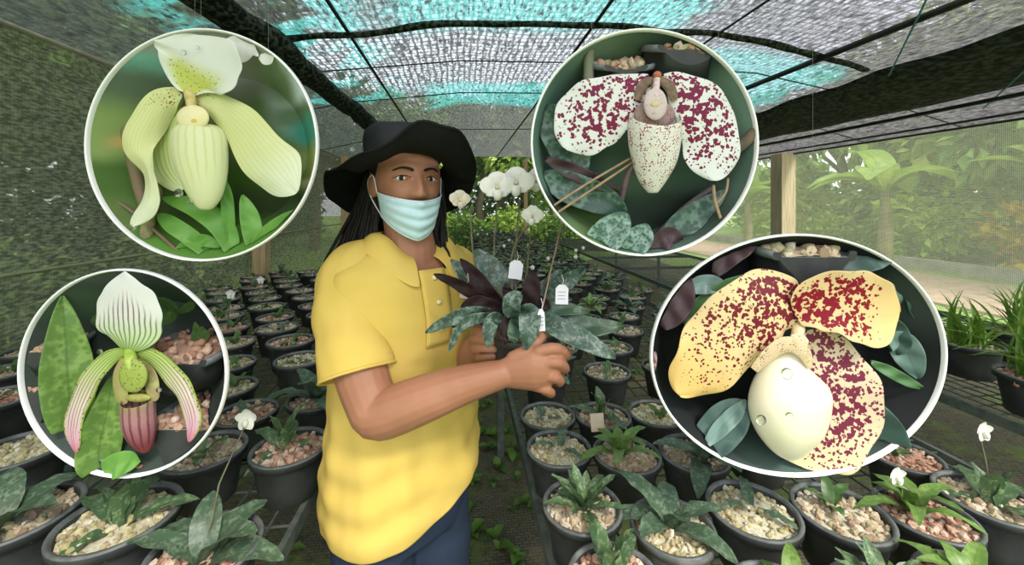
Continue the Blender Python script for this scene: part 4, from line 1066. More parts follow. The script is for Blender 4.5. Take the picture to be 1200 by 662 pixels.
# paper tags tied among the leaves
paper = M_plain('white_tag', (.74, .73, .80), (.70, .69, .76), 20, .6); pinkp = M_plain('pinkish_tag', (.66, .50, .44), None, 20, .6); ink = M_plain('tag_ink', (.25, .24, .34), None, 20, .7)
def ptag(px_, py_, d, w, h, rot, mat, label, marks=True):
    c = P(px_, py_, d); s = d/FOC; mb = MB(); W_, H_ = w*s/2, h*s/2
    R_ = Matrix.Rotation(-YAW, 3, 'Z') @ Matrix.Rotation(rot, 3, 'Y')
    out = [(-1, -1), (1, -1), (1, .62), (.45, 1), (-.45, 1), (-1, .62)]
    f = [c + R_ @ Vector((x*W_, -.0005, z*H_)) for x, z in out]; b_ = [c + R_ @ Vector((x*W_, .0005, z*H_)) for x, z in out]
    mb.rings([f, b_]); r = mb.build('plant_tag', mat, None, False); tag(r, label, 'plant tag', 'tags tied into the held orchid')
    mb = MB(); q = c + R_ @ Vector((0, 0, H_*.75)); mb.tube([q, q+Vector((0.004, .004, .012)), q+Vector((.002, .010, .022))], .0006, 5); mb.build('tie', mat, r)
    if marks:
        mb = MB(); rnd = random.Random(int(px_))
        for k in range(3):
            x0 = -.6
            while x0 < .5:
                l = rnd.uniform(.06, .16); mb.box(c + R_ @ Vector(((x0+l/2)*W_, -.0008, (.25-k*.35)*H_)), (l*W_, .0004, .10*H_), R_); x0 += l+.08
        mb.build('handwriting', ink, r, False)
ptag(604.5, 316, .845, 16, 22, .12, paper, 'white paper tag standing upright beside the dark upright leaf', False)
ptag(658.5, 345, .80, 15, 23, .03, paper, 'white written tag among the leaves farthest from the shirt')
ptag(634.5, 375, .742, 8, 26, -.05, paper, 'narrow white tag just above the thumb')
ptag(545.5, 341, .80, 11, 17, .2, pinkp, 'small pinkish tag in front of the yellow shirt', False)
# ------------------------------------------------------------ four round display boxes added for overlaid pictures, hung in front of the benches, each with a slipper orchid
rimw = M_plain('white_rim', (.97, .97, .97), (.96, .96, .96), 5, .5)
def M_board(name, cx, cy, d, base, blobs, grain=.02):
    """painted backboard: broad soft patches of colour; coordinates are metres from the board's centre"""
    n = NT(name); c = n.co(); o = n.xyz(c)
    f = n.noise(c, 22, 3)
    wob = n.m('MULTIPLY', n.m('SUBTRACT', f, .5), grain)
    lx = n.m('ADD', n.m('ADD', n.m('MULTIPLY', o[0], RV.x), n.m('MULTIPLY', o[1], RV.y)), wob); lz = n.m('ADD', o[2], wob)
    col = n.mix(f, base, tuple(x*.7 for x in base))
    for (bx, by, rx, ry, cc, soft) in blobs:
        ox, oz = (bx-cx)/FOC*d, (cy-by)/FOC*d
        dx = n.m('DIVIDE', n.m('SUBTRACT', lx, ox), rx/FOC*d); dz = n.m('DIVIDE', n.m('SUBTRACT', lz, oz), ry/FOC*d)
        q = n.m('SQRT', n.m('ADD', n.m('MULTIPLY', dx, dx), n.m('MULTIPLY', dz, dz)))
        col = n.mix(n.m('SUBTRACT', 1, n.step(q, 1-soft, 1+soft)), col, cc)
    return n.bsdf(col, .7, None, spec=.2)
CLIP = []
def inset(cx, cy, rx, ry, d, depth, board, label, back=.8):  # added box in place of an overlaid inset picture; its wires are invented
    c = P(cx, cy, d); s = d/FOC; r = empty('added_inset', c, label, 'round display', 'round orchid insets')
    NS = 96; bk = back
    def ring(kx, dd, sc=1.0): return [c + RV*(math.cos(a)*(rx*s*sc+kx)) + UV_*(math.sin(a)*(ry*s*sc+kx)) + FV*dd for a in [2*math.pi*k/NS for k in range(NS)]]
    mb = MB(); w = .0040
    mb.rings([ring(-w, .004), ring(-w*.9, -.003), ring(-w*.4, -.005), ring(0, -.004), ring(.0005, .0), ring(.0005, .004), ring(-.003, .008), ring(-w, .004)], True, False, False); mb.build('rim', rimw, r)
    mb = MB(); mb.rings([ring(-w+.0005, .003), ring(-w+.001, depth, bk)], True, False, False)
    mb.rings([ring(-.002, .006), ring(-.001, depth+.003, bk)], True, False, False); mb.build('side_wall', board, r)
    mb = MB(); mb.rings([ring(-.003, depth, bk), ring(-.003, depth+.003, bk)]); mb.build('backboard', board, r)
    for sx in (-1, 1):
        q = c + RV*(sx*rx*s*.45*bk) + UV_*(ry*s*.88*bk) + FV*(depth+.002); zt = roof_z(q.x)-.02
        mb = MB(); mb.tube([q, Vector((q.x, q.y, zt))], .00022, 5); mb.build('added_wire', M_wire, r)
    pl = []                                       # the flaring inner wall as planes, to trim what stands inside
    f_, b_ = ring(-w, .003), ring(-w, depth, bk)
    for k in range(0, NS, 3):
        p0, p1, p2 = f_[k], f_[(k+1) % NS], b_[k]; nr = (p1-p0).cross(p2-p0).normalized()
        if nr.dot(p0-c) < 0: nr = -nr
        pl.append((p0-nr*.0015, nr))
    pl.append((c+FV*(depth-.001), FV)); pl.append((c+FV*.0045, -FV))
    CLIP[:] = pl
    return r
def trim(o, solid=False):
    """cut everything under o to the inside of the display it stands in"""
    for q in [o]+list(o.children_recursive):
        if q.type != 'MESH': continue
        off = root_loc(q); bm = bmesh.new(); bm.from_mesh(q.data)
        for co, no in (CLIP if solid else CLIP[:-1]):
            if any((v.co+off-co).dot(no) > 0 for v in bm.verts):
                res = bmesh.ops.bisect_plane(bm, geom=bm.verts[:]+bm.edges[:]+bm.faces[:], plane_co=co-off, plane_no=no, clear_outer=True)
                if solid:
                    fl = bmesh.ops.holes_fill(bm, edges=[e for e in res['geom_cut'] if isinstance(e, bmesh.types.BMEdge) and e.is_boundary], sides=0)
                    for f in fl['faces']: f.material_index = 0; f.smooth = False
        bm.to_mesh(q.data); bm.free()
    return o
M_wire = M_plain('nylon_line', (.30, .32, .31), None, 5, .4)
def petal(name, spine, half, mat, parent, d0, cup=.2, ruffle=0., rf=9, n_=34, na=18, solid=.0014, twist=None, tipround=True):
    """spine: (px, py, rise towards the viewer in mm); half: half widths px, or (one side, other side) pairs"""
    mb = MB(); sp = [tuple(P(x, y, d0-z/1000.)) for x, y, z in spine]; ctr = [Vector(cr(sp, i/n_)) for i in range(n_+1)]
    hw = [(h, h) if not hasattr(h, '__len__') else h for h in half]; rr = []; last = None
    for i, c in enumerate(ctr):
        u = i/n_; t = (ctr[min(i+1, n_)]-ctr[max(i-1, 0)]).normalized(); sd = t.cross(-FV).normalized(); nr = -FV
        if last is not None and sd.dot(last) < 0: sd = -sd
        last = sd
        a, b_ = cr(hw, u); tipr = math.sqrt(max(0, 1-((u-.86)/.145)**2)) if u > .86 else 1
        a, b_ = max(a*tipr, .4)*d0/FOC, max(b_*tipr, .4)*d0/FOC
        if twist: tw = math.radians(cr(twist, u)); sv = sd*math.cos(tw)+nr*math.sin(tw); nv = nr*math.cos(tw)-sd*math.sin(tw)
        else: sv, nv = sd, nr
        ring = []
        for k in range(na+1):
            x = -1+2*k/na; w_ = a if x < 0 else b_
            rz = ruffle*abs(x)**2.5*math.sin(u*rf*2+(1.3 if x < 0 else 0)) + .004*noise.noise(c*30+sv*x*2)*ruffle/.004*.4
            edge = 1 + (.03*math.sin(u*rf*3.1+x) if ruffle else 0)
            ring.append(c + sv*(x*w_*edge) + nv*(-cup*w_*x*x + rz))
        rr.append(ring)
    mb.rings(rr, closed=False, uv=True)
    return mb.build(name, mat, parent, solid=solid, sub=1)
def pouch_mesh(name, rows, mat, parent, d0, depth=.8, nk=28, dip=.30, open_top=True):
    """rows: (py, left px, right px) from the mouth down; a bag bulging towards the viewer"""
    mb = MB(); rr = []; n_ = 26; rws = [tuple(q) for q in rows]
    for i in range(n_+1):
        y, l, r_ = cr(rws, i/n_); hw = max((r_-l)/2, .6); cx = (l+r_)/2; c = P(cx, y, d0); ring = []
        for k in range(nk):
            a = 2*math.pi*k/nk; ring.append(c + RV*(math.cos(a)*hw*d0/FOC) - FV*(math.sin(a)*hw*depth*d0/FOC*(1 if math.sin(a) > 0 else .6)) + (UV_*(-dip*math.sin(a)*hw*d0/FOC*max(0, 1-i/(n_*.35)) ) if open_top else Vector((0, 0, 0))))
        rr.append(ring)
    mb.rings(rr, True, not open_top, True, uv=True)
    return mb.build(name, mat, parent, solid=.0015 if open_top else 0, sub=1)
def blobm(name, px_, py_, d, rx, ry, rz, mat, parent, rot=0):
    mb = MB(); mb.ell(P(px_, py_, d), (rx*d/FOC, rz*d/FOC, ry*d/FOC), 20, 14, Matrix.Rotation(-YAW, 3, 'Z') @ Matrix.Rotation(rot, 3, 'Y')); return mb.build(name, mat, parent)
def rod(name, pts, r, mat, parent):
    q = [tuple(P(*p)) for p in pts]; mb = MB(); r = r if hasattr(r, '__len__') else [r, r]
    mb.tube([cr(q, t/20) for t in range(21)], [cr(r, t/20) for t in range(21)], 10); return mb.build(name, mat, parent)
def drops(parent, lst, d):
    n = NT('water_drop'); p = n.node('ShaderNodeBsdfPrincipled'); p.inputs['Base Color'].default_value = (.95, .97, .95, 1); p.inputs['Roughness'].default_value = .03
    p.inputs['Transmission Weight'].default_value = 1; p.inputs['IOR'].default_value = 1.33; n.t.links.new(p.outputs[0], n.out.inputs[0])
    for x, y, dd, r in lst: blobm('water_drop', x, y, dd, r, r, r*.55, n.mat, parent)
# petal materials ---------------------------------------------------------
def M_spots(name, base, tip, spot, scale, size, fade=None, vein=0.0, lo=.15, stretch=(1, 1), dens=None, u_c=None):
    """base colour along the petal, with crowded blotches that shrink towards tip and rim"""
    n = NT(name); uv = n.xyz(n.co('UV')); c = n.co()
    f = n.noise(c, 40, 3); g = n.noise(c, 75, 3)
    g2 = n.m('ABSOLUTE', n.m('SUBTRACT', uv[0], .5))
    vv = n.m('ADD', uv[1], n.m('MULTIPLY', n.m('SUBTRACT', f, .5), .25))
    col = n.mix(n.step(vv, .45, .95), base, tip)
    cc = n.node('ShaderNodeVectorMath', operation='ADD'); n.put(cc.inputs[0], c)
    sc = n.node('ShaderNodeVectorMath', operation='SCALE'); n.put(sc.inputs[0], n.node('ShaderNodeTexNoise').outputs['Color']); sc.inputs['Scale'].default_value = .006
    nz = n.node('ShaderNodeTexNoise'); n.put(nz.inputs['Vector'], c); nz.inputs['Scale'].default_value = 120
    n.t.links.new(nz.outputs['Color'], sc.inputs[0]); n.t.links.new(sc.outputs[0], cc.inputs[1])
    v = n.vor(cc.outputs[0], scale).outputs['Distance']
    a, b_ = fade or (.35, 1.0)
    dn = n.m('SUBTRACT', 1, n.step(uv[1], a, b_)); dn = n.m('MULTIPLY', dn, n.m('SUBTRACT', 1, n.m('MULTIPLY', n.step(g2, .30, .5), .75)))
    th = n.m('ADD', lo, n.m('MULTIPLY', dn, size)); th = n.m('MULTIPLY', th, n.m('ADD', .45, n.m('MULTIPLY', n.step(g, .35, .62), .9)))
    k = n.m('SUBTRACT', 1, n.step(n.m('SUBTRACT', v, th), -.04, .04))
    if vein:
        w = n.m('ABSOLUTE', n.m('SINE', n.m('MULTIPLY', n.m('ADD', uv[0], n.m('MULTIPLY', n.m('SUBTRACT', f, .5), .03)), 34)))
        col = n.mix(n.m('MULTIPLY', n.m('SUBTRACT', 1, n.step(w, .0, .4)), vein), col, tuple(x*.72 for x in base))
    col = n.mix(k, col, spot)
    return n.bsdf(col, .5, f, .15, .002, .08, .3, .2)
def M_stripes(name, cols, nstripe, stripe, s_end, edge=None, dots=None):
    """cols along the length; dark stripes converging on the base; optional dark dots near the rims"""
    n = NT(name); uv = n.xyz(n.co('UV')); c = n.co(); f = n.noise(c, 60, 2)
    u = n.m('ADD', uv[0], n.m('MULTIPLY', n.m('SUBTRACT', f, .5), .02))
    col = n.ramp(uv[1], cols)
    w = n.m('ABSOLUTE', n.m('SINE', n.m('MULTIPLY', u, math.pi*nstripe)))
    mid = n.m('SUBTRACT', 1, n.m('MULTIPLY', n.m('ABSOLUTE', n.m('SUBTRACT', uv[0], .5)), .9))
    k = n.m('MULTIPLY', n.m('SUBTRACT', 1, n.step(w, .30, .62)), n.m('SUBTRACT', 1, n.step(n.m('DIVIDE', uv[1], mid), s_end-.25, s_end)))
    scol = n.mix(n.step(uv[1], .25, .55), stripe[0], stripe[1])
    col = n.mix(n.m('MULTIPLY', k, .85), col, scol)
    if edge is not None: col = n.mix(n.step(n.m('ABSOLUTE', n.m('SUBTRACT', uv[0], .5)), .36, .46), col, edge)
    if dots:
        q = n.m('SUBTRACT', 1, n.step(n.vor(c, dots).outputs['Distance'], .22, .30))
        r_ = n.step(n.m('ABSOLUTE', n.m('SUBTRACT', uv[0], .5)), .30, .40)
        col = n.mix(n.m('MULTIPLY', q, r_), col, (.05, .01, .02))
    return n.bsdf(col, .45, f, .1, .002, .06, .3, .2)

# ===== 1. pale green slipper orchid (upper display beside the dark net)
D1 = .745
b1 = M_board('garden_board', 237, 170, D1+.085, (.13, .20, .06), [
    (237, 60, 150, 40, (.38, .38, .36), .5), (130, 82, 60, 18, (.22, .55, .50), .4), (150, 110, 70, 26, (.12, .17, .11), .5), (130, 160, 60, 36, (.26, .36, .12), .5),
    (330, 105, 46, 44, (.75, .84, .95), .5), (300, 95, 26, 26, (.22, .30, .18), .6), (330, 68, 50, 20, (.40, .48, .38), .6), (318, 132, 44, 14, (.14, .22, .12), .5), (345, 150, 46, 18, (.07, .32, .24), .35), (345, 185, 50, 18, (.34, .42, .14), .6), (340, 212, 40, 9, (.75, .72, .45), .5),
    (155, 142, 8, 5, (.75, .25, .35), .6), (140, 165, 12, 8, (.75, .42, .15), .7), (355, 195, 10, 5, (.70, .30, .25), .7),
    (170, 205, 130, 22, (.07, .14, .03), .5), (300, 230, 110, 18, (.05, .08, .035), .5), (240, 285, 130, 32, (.10, .24, .04), .5)])
inset(237, 170, 136, 136, D1, .085, b1, 'added upper round display with the pale green slipper orchid, beside the hat brim', .72)
g1 = empty('slipper_orchid', P(237, 170, D1+.03), 'pale green and white slipper orchid bloom in the round display beside the hat', 'orchid flower', 'slipper orchids in the round insets')
n = NT('pale_dorsal'); uv = n.xyz(n.co('UV')); c = n.co(); f = n.noise(c, 40, 3)
cen = n.m('MULTIPLY', n.m('SUBTRACT', 1, n.step(uv[1], .35, .62)), n.m('SUBTRACT', 1, n.step(n.m('ABSOLUTE', n.m('SUBTRACT', uv[0], .5)), .22, .46)))
col = n.mix(cen, (.86, .88, .82), (.66, .72, .17)); v = n.vor(c, 200).outputs['Distance']
col = n.mix(n.m('MULTIPLY', n.m('SUBTRACT', 1, n.step(v, .20, .27)), n.m('MULTIPLY', n.step(cen, .2, .6), n.step(n.noise(c, 60, 2), .38, .5))), col, (.30, .10, .02))
dorsal1 = n.bsdf(col, .4, f, .1, .002, .08, .35, .25)
pet1 = M_spots('pale_petal', (.74, .76, .36), (.82, .86, .66), (.36, .17, .07), 230, .42, (.02, .42), .45, -.06)
pou1 = M_stripes('pale_pouch', [(0, (.80, .82, .55)), (.5, (.80, .84, .50)), (1, (.82, .84, .52))], 20, ((.70, .74, .34), (.72, .75, .36)), .9)
petal('dorsal_sepal', [(222, 110, 4), (224, 96, 8), (230, 78, 14), (234, 60, 18), (235, 41, 20)], [9, (32, 38), (46, 56), (46, 54), (30, 36)], dorsal1, g1, D1-.01, cup=-.15, ruffle=.002)
petal('synsepal', [(206, 118, -8), (192, 158, -10), (196, 195, -8), (215, 222, -4)], [8, (17, 20), (16, 24), 8], M_stripes('green_synsepal', [(0, (.50, .62, .20)), (.5, (.66, .74, .34)), (1, (.80, .84, .55))], 8, ((.42, .56, .10), (.45, .60, .12)), 1.1), g1, D1, cup=.2)
petal('petal', [(212, 108, 6), (190, 120, 10), (176, 142, 16), (164, 172, 22), (174, 205, 18), (170, 240, 20), (153, 264, 22)], [7, (15, 16), 17, (13, 19), 12, (13, 15), 8], pet1, g1, D1, cup=.25, ruffle=.005, rf=6, twist=[0, 25, 35, 20, -35, -15, 10])
petal('petal', [(226, 108, 6), (247, 118, 10), (278, 145, 12), (306, 180, 12), (328, 206, 10), (348, 226, 12)], [7, (13, 14), (24, 23), (28, 30), (30, 27), 10], pet1, g1, D1, cup=.18, ruffle=.004, rf=7)
pouch_mesh('pouch', [(146, 214, 252), (153, 206, 262), (166, 204, 266), (188, 206, 267), (212, 214, 265), (232, 224, 259), (243, 232, 251), (246, 238, 245)], pou1, g1, D1-.006, .72, open_top=False)
blobm('staminode', 226, 138, D1-.028, 19, 15, 5, M_plain('staminode', (.76, .70, .36), (.80, .72, .44), 40, .45, 0, .4), g1)
o = blobm('yolk_spot', 227, 141, D1-.0335, 5, 3.5, 1.2, M_plain('yolk', (.80, .58, .12), None, 9, .5), g1)
rod('column', [(222, 108, D1-.012), (224, 120, D1-.022), (225, 130, D1-.026)], [.009, .008, .006], M_plain('column_green', (.62, .54, .22), (.50, .38, .14), 90, .5), g1)
rod('ovary', [(224, 106, D1+.01), (196, 190, D1+.03), (184, 222, D1+.03)], [.006, .007, .006], M_plain('ovary', (.28, .20, .10), (.20, .16, .07), 60, .6), g1)
drops(g1, [(215, 62, D1-.036, 3.6), (231, 56, D1-.036, 2.6), (155, 266, D1-.02, 4), (209, 226, D1-.02, 5), (224, 236, D1-.02, 4)], D1)
stem_m = M_plain('brown_green_stem', (.28, .27, .12), (.20, .16, .08), 90, .6, .2)
s = empty('orchid_spike', P(171, 296, D1+.045), 'brownish green flower spike rising behind the pale green orchid', 'flower spike')
rod('stem', [(171, 296, D1+.012), (174, 262, D1+.018), (184, 222, D1+.022)], .0105, stem_m, s); rod('bract', [(174, 262, D1+.022), (163, 215, D1+.026), (149, 158, D1+.026), (145, 150, D1+.026)], [.006, .011, .009, .002], M_plain('dark_bract', (.13, .14, .06), (.20, .12, .08), 80, .6), s); trim(s)
o = petal('blossom', [(294, 48, 0), (288, 55, 2), (284, 64, 3), (286, 73, 2)], [6, 20, 20, 8], white_fl, None, D1+.006, cup=-.2); tag(trim(o), 'white blossom at the top edge of the pale orchid display', 'blossom', 'white blossoms in the pale orchid display')
o = petal('blossom', [(312, 62, 0), (313, 68, 2), (314, 76, 2)], [6, 9, 5], white_fl, None, D1+.006, cup=-.2); tag(trim(o), 'small white blossom beside the rim of the pale orchid display', 'blossom', 'white blossoms in the pale orchid display')
lf1 = M_plain('strap_leaf_green', (.13, .33, .05), (.20, .42, .09), 12, .45, 0, .4, .2)
for i, (pts, w, l) in enumerate([([(190, 292, 0), (215, 262, 6), (250, 240, 10), (200, 222, 4)], 0, ''),
    ([(275, 304, 0), (262, 268, 8), (232, 244, 12), (190, 232, 4)], 13, 'broad green strap leaf arching below the pale pouch'),
    ([(252, 306, 0), (226, 280, 8), (200, 262, 8), (186, 250, 0)], 10, 'green strap leaf arching low beside the brown spike'),
    ([(270, 304, 0), (268, 262, 4), (266, 232, 4), (264, 210, 0)], 7, 'upright green leaf under the tip of the pale pouch'),
    ([(298, 298, 0), (296, 272, 4), (292, 252, 4), (284, 228, 0)], 11, 'short upright green leaf in the pale orchid display'),
    ([(290, 300, 0), (314, 274, 6), (336, 258, 8), (352, 246, 2)], 10, 'green leaf leaning to the rim below the spreading pale petal'),
    ([(205, 302, 0), (222, 288, 6), (240, 282, 6), (258, 290, 2)], 9, 'green leaf at the bottom rim of the pale orchid display')]):
    if w: tag(trim(ileaf('strap_leaf', [(x, y, D1+.022-z/1000*.6) for x, y, z in pts], w*D1/FOC, lf1, None)), l, 'leaf', 'strap leaves in the pale orchid display')
rod_o = rod('twig', [(114, 228, D1+.012), (150, 244, D1+.018), (215, 300, D1+.012)], .003, M_plain('twig_brown', (.20, .14, .09), None, 30, .7), None); tag(trim(rod_o), 'thin brown twig slanting behind the pale orchid', 'twig')

# ===== helper: little pots and pebbles inside a display
def box_pot(px_, py_, d, rpx, hpx, label, grit, tiltdeg=14, cat='pot', parts=True, mat=None):
    R_ = rpx*d/FOC; H_ = hpx*d/FOC; c = P(px_, py_, d); M_ = Matrix.Rotation(-YAW, 3, 'Z') @ Matrix.Rotation(math.radians(tiltdeg), 3, 'X')
    r = empty('plant_pot', c, label, cat, 'pots of pebbles inside the insets'); sc = R_
    prof = [(R_*.74, -H_), (R_*.80, -H_*.6), (R_*.92, -R_*.16), (R_*1.0, -R_*.15), (R_*1.01, -R_*.02), (R_*.97, 0), (R_*.90, -R_*.01), (R_*.88, -R_*.1)]
    mb = MB(); mb.lathe(prof, c, 40, mat=M_, capb=True); 
    for i, f in enumerate(mb.f):
        z = sum((M_.inverted() @ (mb.v[k]-c)).z for k in f)/len(f)
        if z > -R_*.155: mb.mi[i] = 1
    mb.build('pot', [mat or pot_m, rim2_m], r)
    rnd = random.Random(int(px_*7+py_)); mb = MB()
    mb.lathe([(R_*.86, -R_*.12), (R_*.5, -R_*.04), (R_*.01, -R_*.03)], c, 24, mat=M_, capa=False, capb=True)
    for i in range(70):
        a = rnd.uniform(0, 6.28); q = R_*.82*math.sqrt(rnd.random()); mb.chip(c + M_ @ Vector((q*math.cos(a), q*math.sin(a), R_*rnd.uniform(-.06, .02))), R_*rnd.uniform(.09, .16), rnd)
    mb.build('pebbles', grit, r, True)
    return trim(r, True)
rim2_m = M_plain('pale_grey_rim', (.20, .22, .23), (.12, .13, .14), 30, .5)
peb = M_chips('pink_pebbles', [(.46, .26, .18), (.52, .33, .24), (.38, .19, .13), (.55, .38, .28), (.42, .25, .16), (.62, .48, .38)])
# ===== 2. striped green and purple slipper orchid (lower display, dark net side)
D2 = .735
b2 = M_board('dark_shelf_board', 145, 437, D2+.10, (.055, .075, .065), [(100, 370, 60, 18, (.06, .10, .06), .5), (200, 360, 60, 20, (.05, .09, .055), .5), (150, 335, 80, 14, (.09, .12, .10), .6)])
inset(145, 437, 122, 122, D2, .10, b2, 'added lower round display with the striped purple slipper orchid, nearest the dark net', .58)
g2 = empty('slipper_orchid', P(148, 440, D2), 'white hooded slipper orchid bloom with green stripes and a purple brown pouch', 'orchid flower', 'slipper orchids in the round insets')
dor2 = M_stripes('striped_dorsal', [(0, (.30, .44, .10)), (.18, (.62, .72, .42)), (.45, (.84, .84, .78)), (1, (.86, .86, .86))], 13, ((.12, .26, .03), (.24, .10, .14)), .78)
pet2 = M_stripes('striped_petal', [(0, (.34, .48, .08)), (.35, (.50, .60, .22)), (.62, (.70, .68, .52)), (.85, (.72, .45, .52)), (1, (.62, .12, .25))], 7, ((.14, .26, .03), (.38, .10, .22)), 1.15, (.30, .42, .06), 210)
petal('dorsal_sepal', [(150, 410, 4), (150, 396, 10), (148, 376, 14), (147, 350, 18), (146, 332, 20), (146, 318, 22)], [9, 32, 39, 34, 19, 1.5], dor2, g2, D2-.01, cup=.10, ruffle=.0012)
petal('petal', [(148, 411, 6), (128, 419, 12), (108, 440, 18), (92, 472, 20), (85, 504, 20), (89, 531, 18)], [4, 9, (11, 12), (11, 13), (9, 12), 4], pet2, g2, D2, cup=.2, ruffle=.0015)
petal('petal', [(156, 411, 6), (176, 418, 12), (196, 436, 18), (214, 462, 20), (224, 492, 20), (221, 518, 18)], [4, 9, (12, 11), (12, 10), (11, 8), 4], pet2, g2, D2, cup=.2, ruffle=.0015)
pu2 = M_stripes('purple_pouch', [(0, (.34, .32, .10)), (.12, (.38, .24, .20)), (.35, (.42, .20, .22)), (.7, (.24, .055, .07)), (1, (.30, .05, .04))], 13, ((.18, .07, .07), (.13, .03, .045)), 1.3)
pouch_mesh('pouch', [(466, 145, 181), (478, 145, 181), (494, 146, 182), (510, 151, 181), (522, 159, 178), (529, 167, 174)], pu2, g2, D2-.012, .8)
petal('side_lobe', [(146, 420, 2), (139, 440, 8), (141, 462, 12), (146, 474, 12)], [5, 8, 8, 5], M_plain('green_lobe', (.30, .32, .08), (.34, .24, .14), 90, .45, 0, .4), g2, D2-.005, cup=.2)
petal('side_lobe', [(160, 420, 2), (174, 440, 8), (178, 458, 12), (182, 470, 12)], [5, 8, 8, 4], M_plain('green_lobe_2', (.32, .36, .10), (.30, .22, .12), 90, .45, 0, .4), g2, D2-.005, cup=.2)
blobm('staminode', 156, 440, D2-.026, 17, 20, 4, M_spots('green_staminode', (.38, .46, .10), (.30, .40, .08), (.10, .17, .03), 260, .02, (2, 3), 0, .26), g2)
blobm('pouch_mouth', 162, 466, D2-.018, 15, 5, 3, M_plain('green_mouth', (.36, .34, .10), (.26, .28, .06), 140, .4), g2)
rod('column', [(152, 410, D2-.008), (153, 420, D2-.020), (155, 430, D2-.024)], [.008, .009, .009], M_plain('column_lime', (.40, .52, .10), (.30, .42, .06), 90, .45), g2)
drops(g2, [(117, 412, D2-.02, 3), (186, 457, D2-.026, 3)], D2)
ml2 = M_mottle('pale_mottled_leaf', (.13, .25, .05), (.25, .40, .10), 100, .55, .4)
tag(trim(ileaf('mottled_leaf', [(84, 502, D2+.010), (80, 450, D2+.006), (77, 400, D2+.005), (73, 346, D2+.004)], 23*D2/FOC, ml2, None, prof=(.7, .9, 1, 1, .9, .7, .4, .05))), 'tall mottled green leaf standing beside the striped orchid', 'leaf', 'leaves in the striped orchid display')
tag(trim(ileaf('mottled_leaf', [(114, 558, D2+.004), (117, 520, D2+.006), (126, 480, D2+.008), (132, 440, D2+.010)], 20*D2/FOC, ml2, None, prof=(.5, .9, 1, 1, .9, .7, .45, .1))), 'mottled green leaf standing behind the purple pouch', 'leaf', 'leaves in the striped orchid display')
tag(trim(ileaf('mottled_leaf', [(122, 553, D2+.003), (134, 546, D2), (150, 542, D2), (164, 541, D2)], 14*D2/FOC, lf1, None)), 'small bright green leaf at the bottom rim below the purple pouch', 'leaf', 'leaves in the striped orchid display')
box_pot(232, 486, D2+.030, 50, 46, 'black pot of pinkish pebbles behind the far striped petal, inside the display', peb)
box_pot(222, 404, D2+.050, 50, 40, 'black pot behind the hooded sepal, upper one by the display rim', peb)
box_pot(44, 450, D2+.018, 30, 40, 'black pot cut by the display rim beside the tall mottled leaf', peb)
box_pot(66, 396, D2+.040, 34, 34, 'small black pot high behind the tall mottled leaf', peb)
box_pot(88, 528, D2+.026, 46, 30, 'grey rimmed pot of pinkish pebbles low in the striped orchid display', peb)
box_pot(178, 543, D2+.022, 52, 24, 'grey rimmed pot of pebbles at the bottom rim behind the purple pouch', peb)
for i, (x, y) in enumerate(((120, 372), (190, 366), (208, 352), (96, 350), (225, 388))):
    mb = MB(); rnd = random.Random(i); b_ = P(x, y+14, D2+.055)
    for k in range(5): a = rnd.uniform(.3, 2.8); mb.leaf(b_, b_+(RV*math.cos(a)+UV_*math.sin(a)-FV*.2)*.045, .008, side=FV.cross(RV*math.cos(a)+UV_*math.sin(a)), arch=.1, n=6)
    tag(trim(mb.build('leafy_sprig', leaf_m[1], None)), 'leafy sprig deep in the striped orchid display, %s' % ('between the leaf and the hood', 'beside the hood over the pot', 'highest by the rim', 'behind the tall leaf tip', 'in the upper pot by the rim')[i], 'sprig', 'sprigs in the striped orchid display')
# ===== 3. white orchid with dark red spots (upper display, pale net side)
D3 = .725
b3 = M_board('leafy_board', 755, 167, D3+.085, (.115, .19, .15), [(700, 60, 40, 40, (.16, .24, .20), .5), (830, 60, 60, 30, (.03, .05, .05), .5), (660, 150, 30, 60, (.13, .23, .18), .5), (690, 230, 60, 16, (.03, .05, .04), .4), (860, 120, 30, 40, (.20, .32, .26), .5), (700, 260, 40, 22, (.16, .26, .10), .6), (800, 240, 60, 26, (.04, .06, .045), .5)])
inset(755, 167, 133, 133, D3, .085, b3, 'added upper round display with the white red spotted orchid, near the pale net', .84)
g3 = empty('slipper_orchid', P(765, 160, D3), 'white slipper orchid bloom covered in dark red spots, broad petals spread like ears', 'orchid flower', 'slipper orchids in the round insets')
pt3 = M_spots('white_spotted_petal', (.84, .83, .80), (.88, .88, .88), (.21, .008, .055), 150, .46, (.40, 1.2), .0, .14)
petal('petal', [(763, 92, 2), (744, 104, 8), (718, 122, 10), (692, 142, 8), (671, 163, 4), (662, 174, 2)], [6, (18, 22), (34, 39), (37, 45), (28, 30), 8], pt3, g3, D3-.002, cup=.12, ruffle=.003)
petal('petal', [(775, 92, 2), (796, 102, 8), (818, 128, 10), (833, 160, 8), (838, 192, 4), (838, 212, 2)], [6, (22, 18), (38, 28), (36, 33), (28, 31), 10], pt3, g3, D3-.002, cup=.12, ruffle=.003)
po3 = M_spots('white_spotted_pouch', (.84, .82, .72), (.84, .82, .74), (.30, .02, .09), 300, .02, (.5, 1.5), 0, .30)
pouch_mesh('pouch', [(134, 738, 797), (148, 736, 797), (170, 737, 796), (192, 742, 791), (212, 749, 780), (226, 760, 770)], po3, g3, D3-.012, .8, dip=.62)
blobm('pouch_mouth', 767, 134, D3-.017, 24, 17, 5, M_spots('mouth_spots', (.42, .28, .27), (.50, .36, .30), (.16, .02, .05), 500, .1, (2, 3), 0, .28), g3)
blobm('staminode', 768, 122, D3-.034, 14, 19, 4, M_spots('pinkish_column', (.72, .60, .58), (.72, .60, .58), (.42, .16, .22), 420, .1, (2, 3), 0, .20), g3)
